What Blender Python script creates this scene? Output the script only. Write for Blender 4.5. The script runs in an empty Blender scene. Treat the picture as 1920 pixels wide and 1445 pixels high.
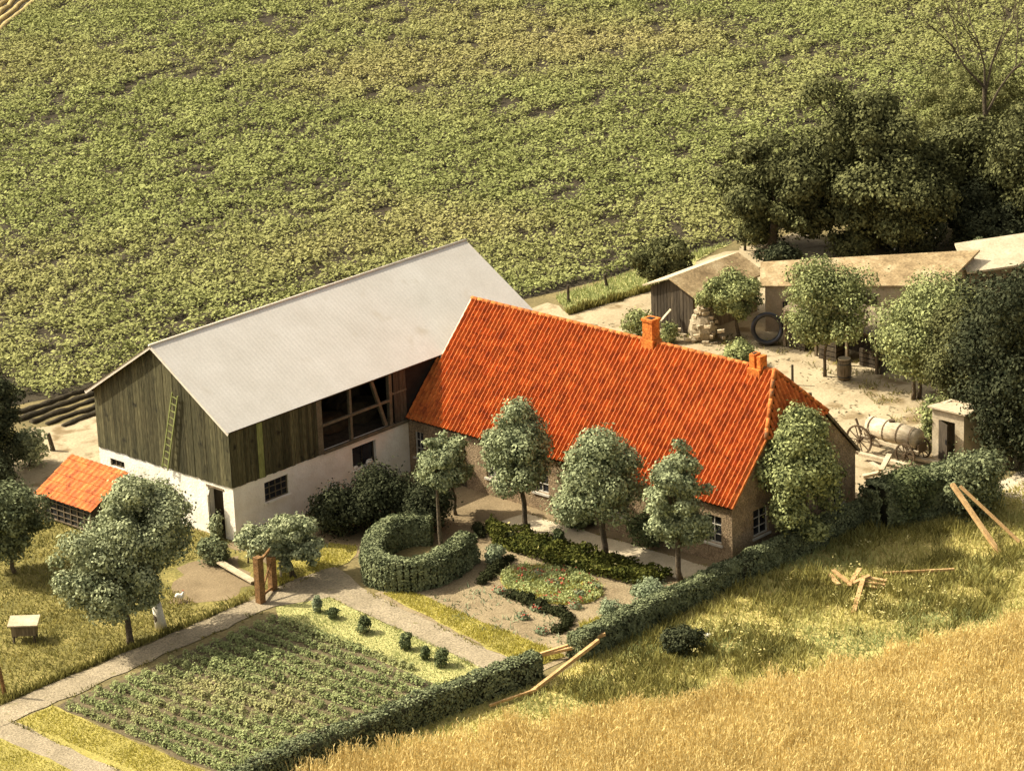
import bpy, math, random
import numpy as np
from mathutils import Vector, Matrix

S = bpy.context.scene
COL = S.collection
rad = math.radians

# ------------------------------------------------------------------ camera
CAM = np.array([-76.829, -87.929, 45.81])
PITCH, YAW, ROLL, FPX = rad(18.84), rad(43.3095), rad(-2.2235), 5832.67   # focal length in pixels of a 1920 px wide frame
FW = np.array([math.cos(PITCH) * math.cos(YAW), math.cos(PITCH) * math.sin(YAW), -math.sin(PITCH)])
_r = np.array([math.sin(YAW), -math.cos(YAW), 0.0])
_u = np.cross(_r, FW)
RT = math.cos(ROLL) * _r + math.sin(ROLL) * _u
UP = -math.sin(ROLL) * _r + math.cos(ROLL) * _u
cd = bpy.data.cameras.new('camera')
cam = bpy.data.objects.new('camera', cd)
COL.objects.link(cam)
cd.sensor_fit = 'HORIZONTAL'
cd.sensor_width = 36
cd.lens = 36 * FPX / 1920
cd.clip_start = 1
cd.clip_end = 6000
m = Matrix.Identity(4)
for i in range(3):
    m[i][0], m[i][1], m[i][2], m[i][3] = RT[i], UP[i], -FW[i], CAM[i]
cam.matrix_world = m
S.camera = cam

# ------------------------------------------------------------------ world, sun, exposure
SUN_DIR = Vector((-0.52, 1.0, 1.10)).normalized()
w = bpy.data.worlds.new('World')
S.world = w
w.use_nodes = True
nt = w.node_tree
sky = nt.nodes.new('ShaderNodeTexSky')
sky.sky_type = 'NISHITA'
sky.sun_disc = False
sky.sun_elevation = math.asin(SUN_DIR.z)
sky.sun_rotation = math.atan2(SUN_DIR.x, SUN_DIR.y)
sky.air_density = 0.7
sky.dust_density = 5.0
sky.ozone_density = 0.6
nt.nodes['Background'].inputs[1].default_value = 0.135
hs = nt.nodes.new('ShaderNodeHueSaturation')          # hazy summer sky: most of the blue is washed out
hs.inputs['Saturation'].default_value = 0.30
tint = nt.nodes.new('ShaderNodeMixRGB')
tint.blend_type = 'MULTIPLY'
tint.inputs[0].default_value = 1
tint.inputs[2].default_value = (1.0, 0.96, 0.88, 1)
nt.links.new(sky.outputs[0], hs.inputs['Color'])
nt.links.new(hs.outputs[0], tint.inputs[1])
nt.links.new(tint.outputs[0], nt.nodes['Background'].inputs[0])
sd = bpy.data.lights.new('sun', 'SUN')
sd.energy = 4.4
sd.angle = rad(0.5)
sd.color = (1.0, 0.93, 0.78)
so = bpy.data.objects.new('sun', sd)
COL.objects.link(so)
so.rotation_euler = (-SUN_DIR).to_track_quat('-Z', 'Y').to_euler()
so.location = (-20, 60, 60)
S.view_settings.view_transform = 'Standard'
S.view_settings.look = 'None'
S.view_settings.exposure = 0.88
S.view_settings.gamma = 1
S.render.engine = 'CYCLES'
S.cycles.max_bounces = 6
S.cycles.diffuse_bounces = 3


# ------------------------------------------------------------------ helpers
def G(u, v, z=0.0):
    """survey point of the aerial photograph (1920 px wide) on the level z"""
    d = FW + RT * (u - 960) / FPX - UP * (v - 722.5) / FPX
    return CAM + d * (z - CAM[2]) / d[2]


def proj(X):
    d = X - CAM
    z = d @ FW
    return 960 + FPX * (d @ RT) / z, 722.5 - FPX * (d @ UP) / z


def tag(o, label=None, cat=None, group=None, kind=None):
    if label: o['label'] = label
    if cat: o['category'] = cat
    if group: o['group'] = group
    if kind: o['kind'] = kind
    return o


def thing(name, label, cat, loc=(0, 0, 0), group=None):
    o = bpy.data.objects.new(name, None)
    o.empty_display_size = 0.2
    COL.objects.link(o)
    o.location = loc
    return tag(o, label, cat, group)


def wloc(o):
    v = np.zeros(3)
    while o is not None:
        v += np.array(o.location)
        o = o.parent
    return v


def link(name, me, parent=None, origin=None):
    o = bpy.data.objects.new(name, me)
    COL.objects.link(o)
    if parent is not None:
        o.parent = parent
    elif origin is not None:
        o.location = origin
    return o


class MB:
    def __init__(s):
        s.v, s.f, s.mi = [], [], []

    def add(s, vs, fs, mi=0):
        b = len(s.v)
        s.v += [tuple(map(float, p)) for p in vs]
        s.f += [tuple(b + i for i in f) for f in fs]
        s.mi += [mi] * len(fs)

    def box(s, x0, x1, y0, y1, z0, z1, mi=0):
        s.add([(x0, y0, z0), (x1, y0, z0), (x1, y1, z0), (x0, y1, z0), (x0, y0, z1), (x1, y0, z1), (x1, y1, z1), (x0, y1, z1)],
              [(0, 3, 2, 1), (4, 5, 6, 7), (0, 1, 5, 4), (1, 2, 6, 5), (2, 3, 7, 6), (3, 0, 4, 7)], mi)

    def beam(s, p, q, w=0.1, h=0.1, mi=0, up=(0, 0, 1), taper=1.0):
        p, q = np.array(p, float), np.array(q, float)
        d = (q - p) / np.linalg.norm(q - p)
        a = np.cross(d, up)
        if np.linalg.norm(a) < 1e-3: a = np.cross(d, (1, 0, 0))
        a /= np.linalg.norm(a)
        b = np.cross(a, d)
        vs = []
        for c, t in ((p, 1.0), (q, taper)):
            for i, j in ((-1, -1), (1, -1), (1, 1), (-1, 1)):
                vs.append(c + a * i * w / 2 * t + b * j * h / 2 * t)
        s.add(vs, [(0, 1, 2, 3), (7, 6, 5, 4), (0, 4, 5, 1), (1, 5, 6, 2), (2, 6, 7, 3), (3, 7, 4, 0)], mi)

    def tube(s, pts, rs, n=8, mi=0, caps=True):
        pts = [np.array(p, float) for p in pts]
        vs, fs = [], []
        for k, p in enumerate(pts):
            d = pts[min(k + 1, len(pts) - 1)] - pts[max(k - 1, 0)]
            d /= np.linalg.norm(d) + 1e-9
            a = np.cross(d, (0.13, 0.97, 0.2)); a /= np.linalg.norm(a) + 1e-9
            b = np.cross(d, a)
            for i in range(n):
                t = 2 * math.pi * i / n
                vs.append(p + (a * math.cos(t) + b * math.sin(t)) * rs[k])
        for k in range(len(pts) - 1):
            for i in range(n):
                j = (i + 1) % n
                fs.append((k * n + i, k * n + j, k * n + n + j, k * n + n + i))
        if caps:
            fs.append(tuple(range(n - 1, -1, -1)))
            fs.append(tuple((len(pts) - 1) * n + i for i in range(n)))
        s.add(vs, fs, mi)

    def prism(s, poly, off, mi=0):
        n = len(poly)
        a = [np.array(p, float) for p in poly]
        b = [p + np.array(off, float) for p in a]
        s.add(a + b, [tuple(range(n - 1, -1, -1)), tuple(range(n, 2 * n))] + [(i, (i + 1) % n, n + (i + 1) % n, n + i) for i in range(n)], mi)

    def blob(s, c, r, n=8, mi=0, rng=None, rough=0.0):
        """a lumpy ellipsoid"""
        c = np.array(c, float)
        r = np.array(r if hasattr(r, '__len__') else (r, r, r), float)
        vs = [c + (0, 0, -r[2])]
        rings = max(3, n // 2)
        for i in range(1, rings):
            ph = -math.pi / 2 + math.pi * i / rings
            for j in range(n):
                t = 2 * math.pi * j / n
                k = 1 + (rng.uniform(-rough, rough) if rng else 0)
                vs.append(c + r * k * np.array([math.cos(ph) * math.cos(t), math.cos(ph) * math.sin(t), math.sin(ph)]))
        vs.append(c + (0, 0, r[2]))
        fs = [(0, 1 + (j + 1) % n, 1 + j) for j in range(n)]
        for i in range(rings - 2):
            for j in range(n):
                fs.append((1 + i * n + j, 1 + i * n + (j + 1) % n, 1 + (i + 1) * n + (j + 1) % n, 1 + (i + 1) * n + j))
        L = len(vs) - 1
        fs += [(L, 1 + (rings - 2) * n + j, 1 + (rings - 2) * n + (j + 1) % n) for j in range(n)]
        s.add(vs, fs, mi)

    def build(s, name, mats, parent=None, smooth=False, origin=None):
        off = wloc(parent) if parent is not None else (np.array(origin, float) if origin is not None else np.zeros(3))
        me = bpy.data.meshes.new(name)
        me.from_pydata([tuple(np.array(p) - off) for p in s.v], [], s.f)
        for mt in (mats if isinstance(mats, (list, tuple)) else [mats]): me.materials.append(mt)
        me.polygons.foreach_set('material_index', s.mi)
        if smooth: me.polygons.foreach_set('use_smooth', [True] * len(s.f))
        me.update()
        return link(name, me, parent, origin)


def quads_object(name, V, mats, parent=None, mi=None, origin=None, extra=None):
    """V: (n,4,3) separate quads; extra: an MB whose faces join the same mesh"""
    off = wloc(parent) if parent is not None else (np.array(origin, float) if origin is not None else np.zeros(3))
    n = len(V)
    P = (V.reshape(-1, 3) - off)
    loops = np.arange(4 * n)
    starts = np.arange(n) * 4
    tot = np.full(n, 4)
    mis = np.zeros(n, int) if mi is None else np.array(mi)
    if extra is not None and extra.v:
        b = len(P)
        P = np.vstack([P, np.array(extra.v) - off])
        el = [i for f in extra.f for i in f]
        et = np.array([len(f) for f in extra.f])
        es = len(loops) + np.concatenate([[0], np.cumsum(et)[:-1]])
        loops = np.concatenate([loops, np.array(el) + b])
        starts = np.concatenate([starts, es])
        tot = np.concatenate([tot, et])
        mis = np.concatenate([mis, np.array(extra.mi)])
    me = bpy.data.meshes.new(name)
    me.vertices.add(len(P)); me.vertices.foreach_set('co', P.astype(np.float32).ravel())
    me.loops.add(len(loops)); me.loops.foreach_set('vertex_index', loops.astype(np.int32))
    me.polygons.add(len(tot))
    me.polygons.foreach_set('loop_start', starts.astype(np.int32))
    me.polygons.foreach_set('loop_total', tot.astype(np.int32))
    for mt in (mats if isinstance(mats, (list, tuple)) else [mats]): me.materials.append(mt)
    me.polygons.foreach_set('material_index', mis.astype(np.int32))
    me.update(calc_edges=True)
    me.validate()
    return link(name, me, parent, origin)


def leaf_quads(C, N, size, rng, aspect=1.6):
    n = len(C)
    N = N / (np.linalg.norm(N, axis=1, keepdims=True) + 1e-9)
    a = np.cross(N, rng.normal(size=(n, 3)))
    a /= np.linalg.norm(a, axis=1, keepdims=True) + 1e-9
    b = np.cross(N, a)
    s = (size * rng.uniform(0.6, 1.35, n))[:, None]
    l, wd = a * s * aspect / 2, b * s / 2
    return np.stack([C - l, C + wd - l * 0.1, C + l, C - wd - l * 0.1], axis=1)


def blob_leaves(blobs, n, size, rng, aspect=1.6, spread=0.16, upward=0.35, zmin=0.02, out=1.0):
    B = np.array(blobs, float)
    wgt = B[:, 3] * B[:, 5]
    idx = rng.choice(len(B), n, p=wgt / wgt.sum())
    d = rng.normal(size=(n, 3))
    d /= np.linalg.norm(d, axis=1, keepdims=True)
    t = 1 - np.abs(rng.normal(0, spread, n))
    t = np.where(rng.uniform(0, 1, n) < .24, 1 + np.abs(rng.normal(0, .22, n)), t)
    C = B[idx, :3] + d * B[idx, 3:6] * t[:, None]
    N = d * out + np.array([0, 0, upward]) + rng.normal(0, 0.48, (n, 3))
    k = C[:, 2] > zmin
    return leaf_quads(C[k], N[k], size, rng, aspect)


def blades(B, h, wd, rng, lean=0.25, tip=0.2, kink=None):
    n = len(B)
    a = rng.uniform(0, 2 * math.pi, n)
    side = np.stack([np.cos(a), np.sin(a), np.zeros(n)], 1)
    hh = (h * rng.uniform(0.6, 1.25, n))[:, None]
    ln = np.concatenate([rng.normal(0, lean, (n, 2)), np.ones((n, 1))], 1) * hh
    w2 = side * wd / 2
    return np.stack([B - w2, B + w2, B + ln + w2 * tip, B + ln - w2 * tip], axis=1)


def inside(P, poly):
    x, y = P[:, 0], P[:, 1]
    r = np.zeros(len(P), bool)
    j = len(poly) - 1
    for i in range(len(poly)):
        xi, yi, xj, yj = poly[i][0], poly[i][1], poly[j][0], poly[j][1]
        c = ((yi > y) != (yj > y)) & (x < (xj - xi) * (y - yi) / (yj - yi + 1e-12) + xi)
        r ^= c
        j = i
    return r


def scatter(poly, per_m2, rng, z=0.0):
    a = np.array(poly, float)[:, :2]
    lo, hi = a.min(0), a.max(0)
    n = int((hi - lo).prod() * per_m2)
    P = rng.uniform(lo, hi, (n, 2))
    P = P[inside(P, a)]
    return np.concatenate([P, np.full((len(P), 1), z)], 1)


def vnoise(P, scale, seed=0):
    """cheap smooth value noise on xy, 0..1"""
    r = np.random.default_rng(seed)
    T = r.uniform(0, 1, (64, 64))
    q = P[:, :2] / scale + 1000
    i = np.floor(q).astype(int); f = q - i; f = f * f * (3 - 2 * f)
    g = lambda a, b: T[(i[:, 0] + a) % 64, (i[:, 1] + b) % 64]
    return (g(0, 0) * (1 - f[:, 0]) + g(1, 0) * f[:, 0]) * (1 - f[:, 1]) + (g(0, 1) * (1 - f[:, 0]) + g(1, 1) * f[:, 0]) * f[:, 1]


# ------------------------------------------------------------------ materials
def mat(name, stops, scale=3.0, rough=0.9, bump=0.0, bscale=30.0, island=0.0, detail=6.0, stretch=(1, 1, 1), spec=0.15,
        spots=None, metal=0.0, fine=None):
    """noise-coloured surface; stops = list of (pos, colour); island = per-piece brightness spread; spots = (colour, scale, threshold)"""
    mt = bpy.data.materials.new(name)
    mt.use_nodes = True
    n, l = mt.node_tree.nodes, mt.node_tree.links
    b = n['Principled BSDF']
    b.inputs['Roughness'].default_value = rough
    b.inputs['Specular IOR Level'].default_value = spec
    b.inputs['Metallic'].default_value = metal
    tc = n.new('ShaderNodeNewGeometry')
    mp = n.new('ShaderNodeMapping')
    mp.inputs['Scale'].default_value = stretch
    l.new(tc.outputs['Position'], mp.inputs[0])
    nz = n.new('ShaderNodeTexNoise')
    nz.inputs['Scale'].default_value = scale
    nz.inputs['Detail'].default_value = detail
    nz.inputs['Roughness'].default_value = 0.65
    l.new(mp.outputs[0], nz.inputs['Vector'])
    rp = n.new('ShaderNodeValToRGB')
    e = rp.color_ramp.elements
    while len(e) < len(stops): e.new(0.5)
    for k, (p, c) in enumerate(stops):
        e[k].position = p
        e[k].color = (*c, 1)
    l.new(nz.outputs['Fac'], rp.inputs[0])
    out = rp.outputs[0]
    if fine:                                   # (scale, low, high): fine grain multiplied in
        f2 = n.new('ShaderNodeTexNoise'); f2.inputs['Scale'].default_value = fine[0]; f2.inputs['Detail'].default_value = 3
        l.new(mp.outputs[0], f2.inputs['Vector'])
        mr = n.new('ShaderNodeMapRange'); mr.inputs['From Min'].default_value = 0.3; mr.inputs['From Max'].default_value = 0.7
        mr.inputs['To Min'].default_value = fine[1]; mr.inputs['To Max'].default_value = fine[2]
        l.new(f2.outputs['Fac'], mr.inputs['Value'])
        vm = n.new('ShaderNodeVectorMath'); vm.operation = 'SCALE'
        l.new(out, vm.inputs[0]); l.new(mr.outputs[0], vm.inputs['Scale'])
        out = vm.outputs[0]
    if spots:
        s2 = n.new('ShaderNodeTexNoise'); s2.inputs['Scale'].default_value = spots[1]; s2.inputs['Detail'].default_value = 4
        l.new(tc.outputs['Position'], s2.inputs['Vector'])
        mr = n.new('ShaderNodeMapRange'); mr.inputs['From Min'].default_value = spots[2]; mr.inputs['From Max'].default_value = spots[2] + 0.12
        l.new(s2.outputs['Fac'], mr.inputs['Value'])
        mx = n.new('ShaderNodeMixRGB')
        mx.inputs[2].default_value = (*spots[0], 1)
        l.new(mr.outputs[0], mx.inputs[0]); l.new(out, mx.inputs[1])
        out = mx.outputs[0]
    if island:
        mr = n.new('ShaderNodeMapRange')
        mr.inputs['To Min'].default_value = 1 - island
        mr.inputs['To Max'].default_value = 1 + island
        l.new(tc.outputs['Random Per Island'], mr.inputs['Value'])
        vm = n.new('ShaderNodeVectorMath'); vm.operation = 'SCALE'
        l.new(out, vm.inputs[0]); l.new(mr.outputs[0], vm.inputs['Scale'])
        out = vm.outputs[0]
    l.new(out, b.inputs['Base Color'])
    if bump:
        bn = n.new('ShaderNodeTexNoise'); bn.inputs['Scale'].default_value = bscale; bn.inputs['Detail'].default_value = 5
        l.new(mp.outputs[0], bn.inputs['Vector'])
        bp = n.new('ShaderNodeBump'); bp.inputs['Strength'].default_value = min(1, bump); bp.inputs['Distance'].default_value = 0.05
        l.new(bn.outputs['Fac'], bp.inputs['Height']); l.new(bp.outputs[0], b.inputs['Normal'])
    return mt


def leafmat(name, dark, light, scale=0.8, trans=0.18, patch=None):
    mt = bpy.data.materials.new(name)
    mt.use_nodes = True
    n, l = mt.node_tree.nodes, mt.node_tree.links
    n.remove(n['Principled BSDF'])
    g = n.new('ShaderNodeNewGeometry')
    nz = n.new('ShaderNodeTexNoise'); nz.inputs['Scale'].default_value = scale; nz.inputs['Detail'].default_value = 3
    l.new(g.outputs['Position'], nz.inputs['Vector'])
    ad = n.new('ShaderNodeMath'); ad.operation = 'MULTIPLY_ADD'
    l.new(g.outputs['Random Per Island'], ad.inputs[0]); ad.inputs[1].default_value = 0.5
    l.new(nz.outputs['Fac'], ad.inputs[2])
    mr = n.new('ShaderNodeMapRange'); mr.inputs['From Min'].default_value = 0.4; mr.inputs['From Max'].default_value = 1.1
    l.new(ad.outputs[0], mr.inputs['Value'])
    mx = n.new('ShaderNodeMixRGB')
    mx.inputs[1].default_value = (*dark, 1); mx.inputs[2].default_value = (*light, 1)
    l.new(mr.outputs[0], mx.inputs[0])
    out = mx.outputs[0]
    if patch:                                   # (colour, scale, threshold) broad patches of another tint
        s2 = n.new('ShaderNodeTexNoise'); s2.inputs['Scale'].default_value = patch[1]; s2.inputs['Detail'].default_value = 3
        l.new(g.outputs['Position'], s2.inputs['Vector'])
        m2 = n.new('ShaderNodeMapRange'); m2.inputs['From Min'].default_value = patch[2] - 0.1; m2.inputs['From Max'].default_value = patch[2] + 0.12
        l.new(s2.outputs['Fac'], m2.inputs['Value'])
        m3 = n.new('ShaderNodeMixRGB'); m3.inputs[2].default_value = (*patch[0], 1)
        l.new(m2.outputs[0], m3.inputs[0]); l.new(out, m3.inputs[1])
        out = m3.outputs[0]
    df = n.new('ShaderNodeBsdfDiffuse'); tr = n.new('ShaderNodeBsdfTranslucent'); ms = n.new('ShaderNodeMixShader')
    l.new(out, df.inputs[0]); l.new(out, tr.inputs[0])
    ms.inputs[0].default_value = trans
    l.new(df.outputs[0], ms.inputs[1]); l.new(tr.outputs[0], ms.inputs[2])
    l.new(ms.outputs[0], n['Material Output'].inputs[0])
    return mt


M = {}
M['earth'] = mat('earth_olive', [(0.3, (0.13, 0.105, 0.045)), (0.7, (0.22, 0.17, 0.07))], 0.4, bump=0.5, bscale=3, fine=(9, .7, 1.25))
M['soil'] = mat('field_soil', [(0.3, (0.028, 0.022, 0.012)), (0.7, (0.06, 0.046, 0.024))], 1.2, bump=0.8, bscale=5, fine=(12, .6, 1.3))  # near-black: the shadow in the crop gaps is put into the soil colour
M['sand'] = mat('yard_sand', [(0.3, (0.29, 0.225, 0.13)), (0.7, (0.44, 0.355, 0.215))], 0.35, bump=0.5, bscale=6, fine=(9, .82, 1.15), spots=((0.19, 0.135, 0.065), 0.8, 0.53))  # dark spots paint dappled tree shade into the sand
M['gravel'] = mat('path_gravel', [(0.3, (0.225, 0.18, 0.11)), (0.7, (0.34, 0.275, 0.175))], 0.9, bump=0.7, bscale=14, fine=(14, .62, 1.28), spots=((0.19, 0.16, 0.07), 2.2, 0.63))
M['court'] = mat('court_earth', [(0.3, (0.16, 0.115, 0.06)), (0.7, (0.27, 0.20, 0.11))], 0.6, bump=0.5, bscale=8, fine=(16, .7, 1.2))
M['bed'] = mat('garden_soil', [(0.3, (0.19, 0.14, 0.075)), (0.7, (0.31, 0.24, 0.135))], 0.8, bump=0.7, bscale=9, fine=(16, .65, 1.25))
M['walk'] = mat('pale_paving', [(0.3, (0.42, 0.34, 0.215)), (0.7, (0.56, 0.47, 0.32))], 0.8, bump=0.3, bscale=12, fine=(14, .85, 1.12))
M['turf'] = mat('turf_yellow', [(0.3, (0.22, 0.185, 0.045)), (0.7, (0.38, 0.315, 0.085))], 0.5, bump=0.6, bscale=14, fine=(12, .65, 1.25))
M['turfgreen'] = mat('turf_green', [(0.3, (0.30, 0.28, 0.10)), (0.7, (0.46, 0.42, 0.16))], 0.6, bump=0.6, bscale=14, fine=(12, .65, 1.25))
M['orchardturf'] = mat('orchard_turf', [(0.35, (0.11, 0.10, 0.03)), (0.5, (0.19, 0.16, 0.045)), (0.65, (0.28, 0.225, 0.07))], 0.55, bump=0.7, bscale=8, fine=(9, .6, 1.3))
M['meadowground'] = mat('meadow_ground', [(0.3, (0.34, 0.28, 0.09)), (0.7, (0.58, 0.47, 0.17))], 0.3, bump=0.7, bscale=8, fine=(8, .6, 1.3))
M['stubble'] = mat('grain_ground', [(0.3, (0.48, 0.35, 0.13)), (0.7, (0.64, 0.49, 0.20))], 0.4, bump=0.6, bscale=10, fine=(10, .6, 1.3))

M['stubblesoil'] = mat('dry_ploughed_soil', [(0.3, (0.26, 0.19, 0.075)), (0.7, (0.42, 0.32, 0.13))], 1.2, bump=0.6, bscale=6, fine=(10, .7, 1.25))
M['plotsoil'] = mat('plot_soil', [(0.3, (0.085, 0.065, 0.035)), (0.7, (0.15, 0.115, 0.06))], 1.2, bump=0.7, bscale=8, fine=(14, .65, 1.25))
M['white'] = mat('whitewash', [(0.3, (0.70, 0.62, 0.48)), (0.6, (0.84, 0.78, 0.65))], 1.2, bump=0.5, bscale=9, fine=(16, .93, 1.05), spots=((0.42, 0.33, 0.22), 3.2, 0.68))
M['stone'] = mat('brown_brick', [(0.3, (0.19, 0.13, 0.075)), (0.7, (0.36, 0.26, 0.15))], 2.0, bump=0.9, bscale=16, fine=(14, .55, 1.35))
M['greenwood'] = mat('green_boards', [(0.3, (0.040, 0.037, 0.018)), (0.7, (0.095, 0.082, 0.040))], 2.5, bump=0.5, bscale=14, island=0.4, stretch=(1, 1, 0.12), fine=(26, .6, 1.5), spots=((0.022, 0.02, 0.012), 2.2, 0.62))
M['palewood'] = mat('pale_green_batten', [(0.3, (0.16, 0.17, 0.05)), (0.7, (0.27, 0.28, 0.10))], 3, stretch=(1, 1, 0.2), fine=(20, .7, 1.2))
M['frame'] = mat('grey_timber', [(0.3, (0.09, 0.075, 0.045)), (0.7, (0.18, 0.145, 0.09))], 3, bump=0.3, fine=(18, .7, 1.2))
M['darkwood'] = mat('dark_timber', [(0.3, (0.035, 0.027, 0.018)), (0.7, (0.085, 0.065, 0.04))], 3, bump=0.4, bscale=14, island=0.3, stretch=(1, 1, 0.15), fine=(18, .7, 1.3))
M['greywood'] = mat('weathered_boards', [(0.3, (0.10, 0.075, 0.045)), (0.7, (0.23, 0.175, 0.105))], 3, bump=0.4, bscale=14, island=0.3, stretch=(1, 1, 0.15), fine=(18, .6, 1.3))
M['plank'] = mat('raw_planks', [(0.3, (0.33, 0.19, 0.075)), (0.7, (0.55, 0.36, 0.16))], 2, bump=0.2, island=0.25, fine=(14, .75, 1.2))
M['paleplank'] = mat('bleached_board', [(0.3, (0.36, 0.285, 0.175)), (0.7, (0.54, 0.45, 0.305))], 2, island=0.15, fine=(14, .8, 1.12))
M['redpost'] = mat('brown_post', [(0.3, (0.13, 0.07, 0.028)), (0.7, (0.27, 0.145, 0.055))], 4, bump=0.4, fine=(16, .6, 1.3))
M['bark'] = mat('bark', [(0.3, (0.055, 0.042, 0.027)), (0.7, (0.15, 0.115, 0.07))], 5, bump=0.8, bscale=20, fine=(16, .6, 1.3))
M['limewash'] = mat('limewashed_bark', [(0.3, (0.62, 0.55, 0.40)), (0.7, (0.80, 0.74, 0.58))], 4, bump=0.5, fine=(14, .8, 1.1))
M['sheet'] = mat('cement_sheet', [(0.3, (0.52, 0.48, 0.41)), (0.7, (0.60, 0.56, 0.49))], 0.6, fine=(14, .92, 1.06), rough=1.0, spec=0.0, spots=((0.49, 0.44, 0.355), 0.8, 0.64))
M['sheetedge'] = mat('sheet_edge', [(0.3, (0.52, 0.45, 0.34)), (0.7, (0.66, 0.58, 0.46))], 3)
M['tile'] = mat('clay_pantile', [(0.28, (0.25, 0.052, 0.016)), (0.48, (0.47, 0.115, 0.022)), (0.72, (0.62, 0.195, 0.042))], 2.6, rough=0.75, bump=0.3, bscale=14, island=0.18, fine=(11, .75, 1.12), spots=((0.10, 0.045, 0.022), 6.5, 0.62), spec=0.2)
M['ridge'] = mat('clay_ridge', [(0.3, (0.36, 0.09, 0.02)), (0.7, (0.60, 0.20, 0.05))], 2.0, island=0.25, fine=(9, .6, 1.15), spots=((0.14, 0.08, 0.04), 3, 0.6))
M['orangebrick'] = mat('orange_brick', [(0.3, (0.42, 0.10, 0.018)), (0.7, (0.72, 0.24, 0.045))], 3.0, bump=0.5, bscale=16, fine=(12, .6, 1.2))
M['soot'] = mat('soot', [(0.3, (0.012, 0.01, 0.008)), (0.7, (0.03, 0.025, 0.02))], 3)
M['glass'] = mat('dark_glass', [(0.3, (0.012, 0.012, 0.014)), (0.7, (0.03, 0.03, 0.033))], 2, rough=0.15, spec=0.5)
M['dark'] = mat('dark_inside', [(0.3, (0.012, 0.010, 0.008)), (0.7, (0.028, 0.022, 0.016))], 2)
M['paint'] = mat('white_paint', [(0.3, (0.42, 0.38, 0.30)), (0.7, (0.58, 0.53, 0.43))], 3)
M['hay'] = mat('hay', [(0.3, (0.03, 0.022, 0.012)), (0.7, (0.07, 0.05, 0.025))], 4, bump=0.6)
M['felt'] = mat('mossy_roof', [(0.3, (0.17, 0.115, 0.055)), (0.5, (0.31, 0.22, 0.11)), (0.70, (0.46, 0.36, 0.205))], 0.9, bump=0.5, bscale=8, fine=(9, .7, 1.2))
M['paleroof'] = mat('pale_roof', [(0.3, (0.40, 0.32, 0.20)), (0.7, (0.58, 0.48, 0.32))], 1.0, bump=0.3, bscale=10, fine=(9, .8, 1.1))
M['plaster'] = mat('pale_plaster', [(0.3, (0.36, 0.28, 0.175)), (0.7, (0.50, 0.405, 0.27))], 1.2, bump=0.3, fine=(12, .85, 1.1))
M['rubble'] = mat('rubble_brick', [(0.3, (0.30, 0.235, 0.14)), (0.7, (0.56, 0.46, 0.30))], 5, bump=0.5, island=0.35, fine=(12, .7, 1.2))
M['iron'] = mat('black_iron', [(0.3, (0.008, 0.008, 0.009)), (0.7, (0.02, 0.02, 0.022))], 5, rough=0.3, spec=0.6)
M['cartwood'] = mat('cart_wood', [(0.3, (0.06, 0.04, 0.022)), (0.7, (0.13, 0.09, 0.05))], 5)
M['tank'] = mat('tank_wood', [(0.3, (0.36, 0.28, 0.17)), (0.7, (0.60, 0.50, 0.34))], 3, bump=0.3, fine=(12, .7, 1.15), stretch=(2, .4, 2))
M['feather'] = mat('white_feather', [(0.3, (0.66, 0.60, 0.48)), (0.7, (0.80, 0.75, 0.63))], 12)
M['red'] = mat('red_comb', [(0.3, (0.5, 0.03, 0.02)), (0.7, (0.6, 0.05, 0.03))], 12)

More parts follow.
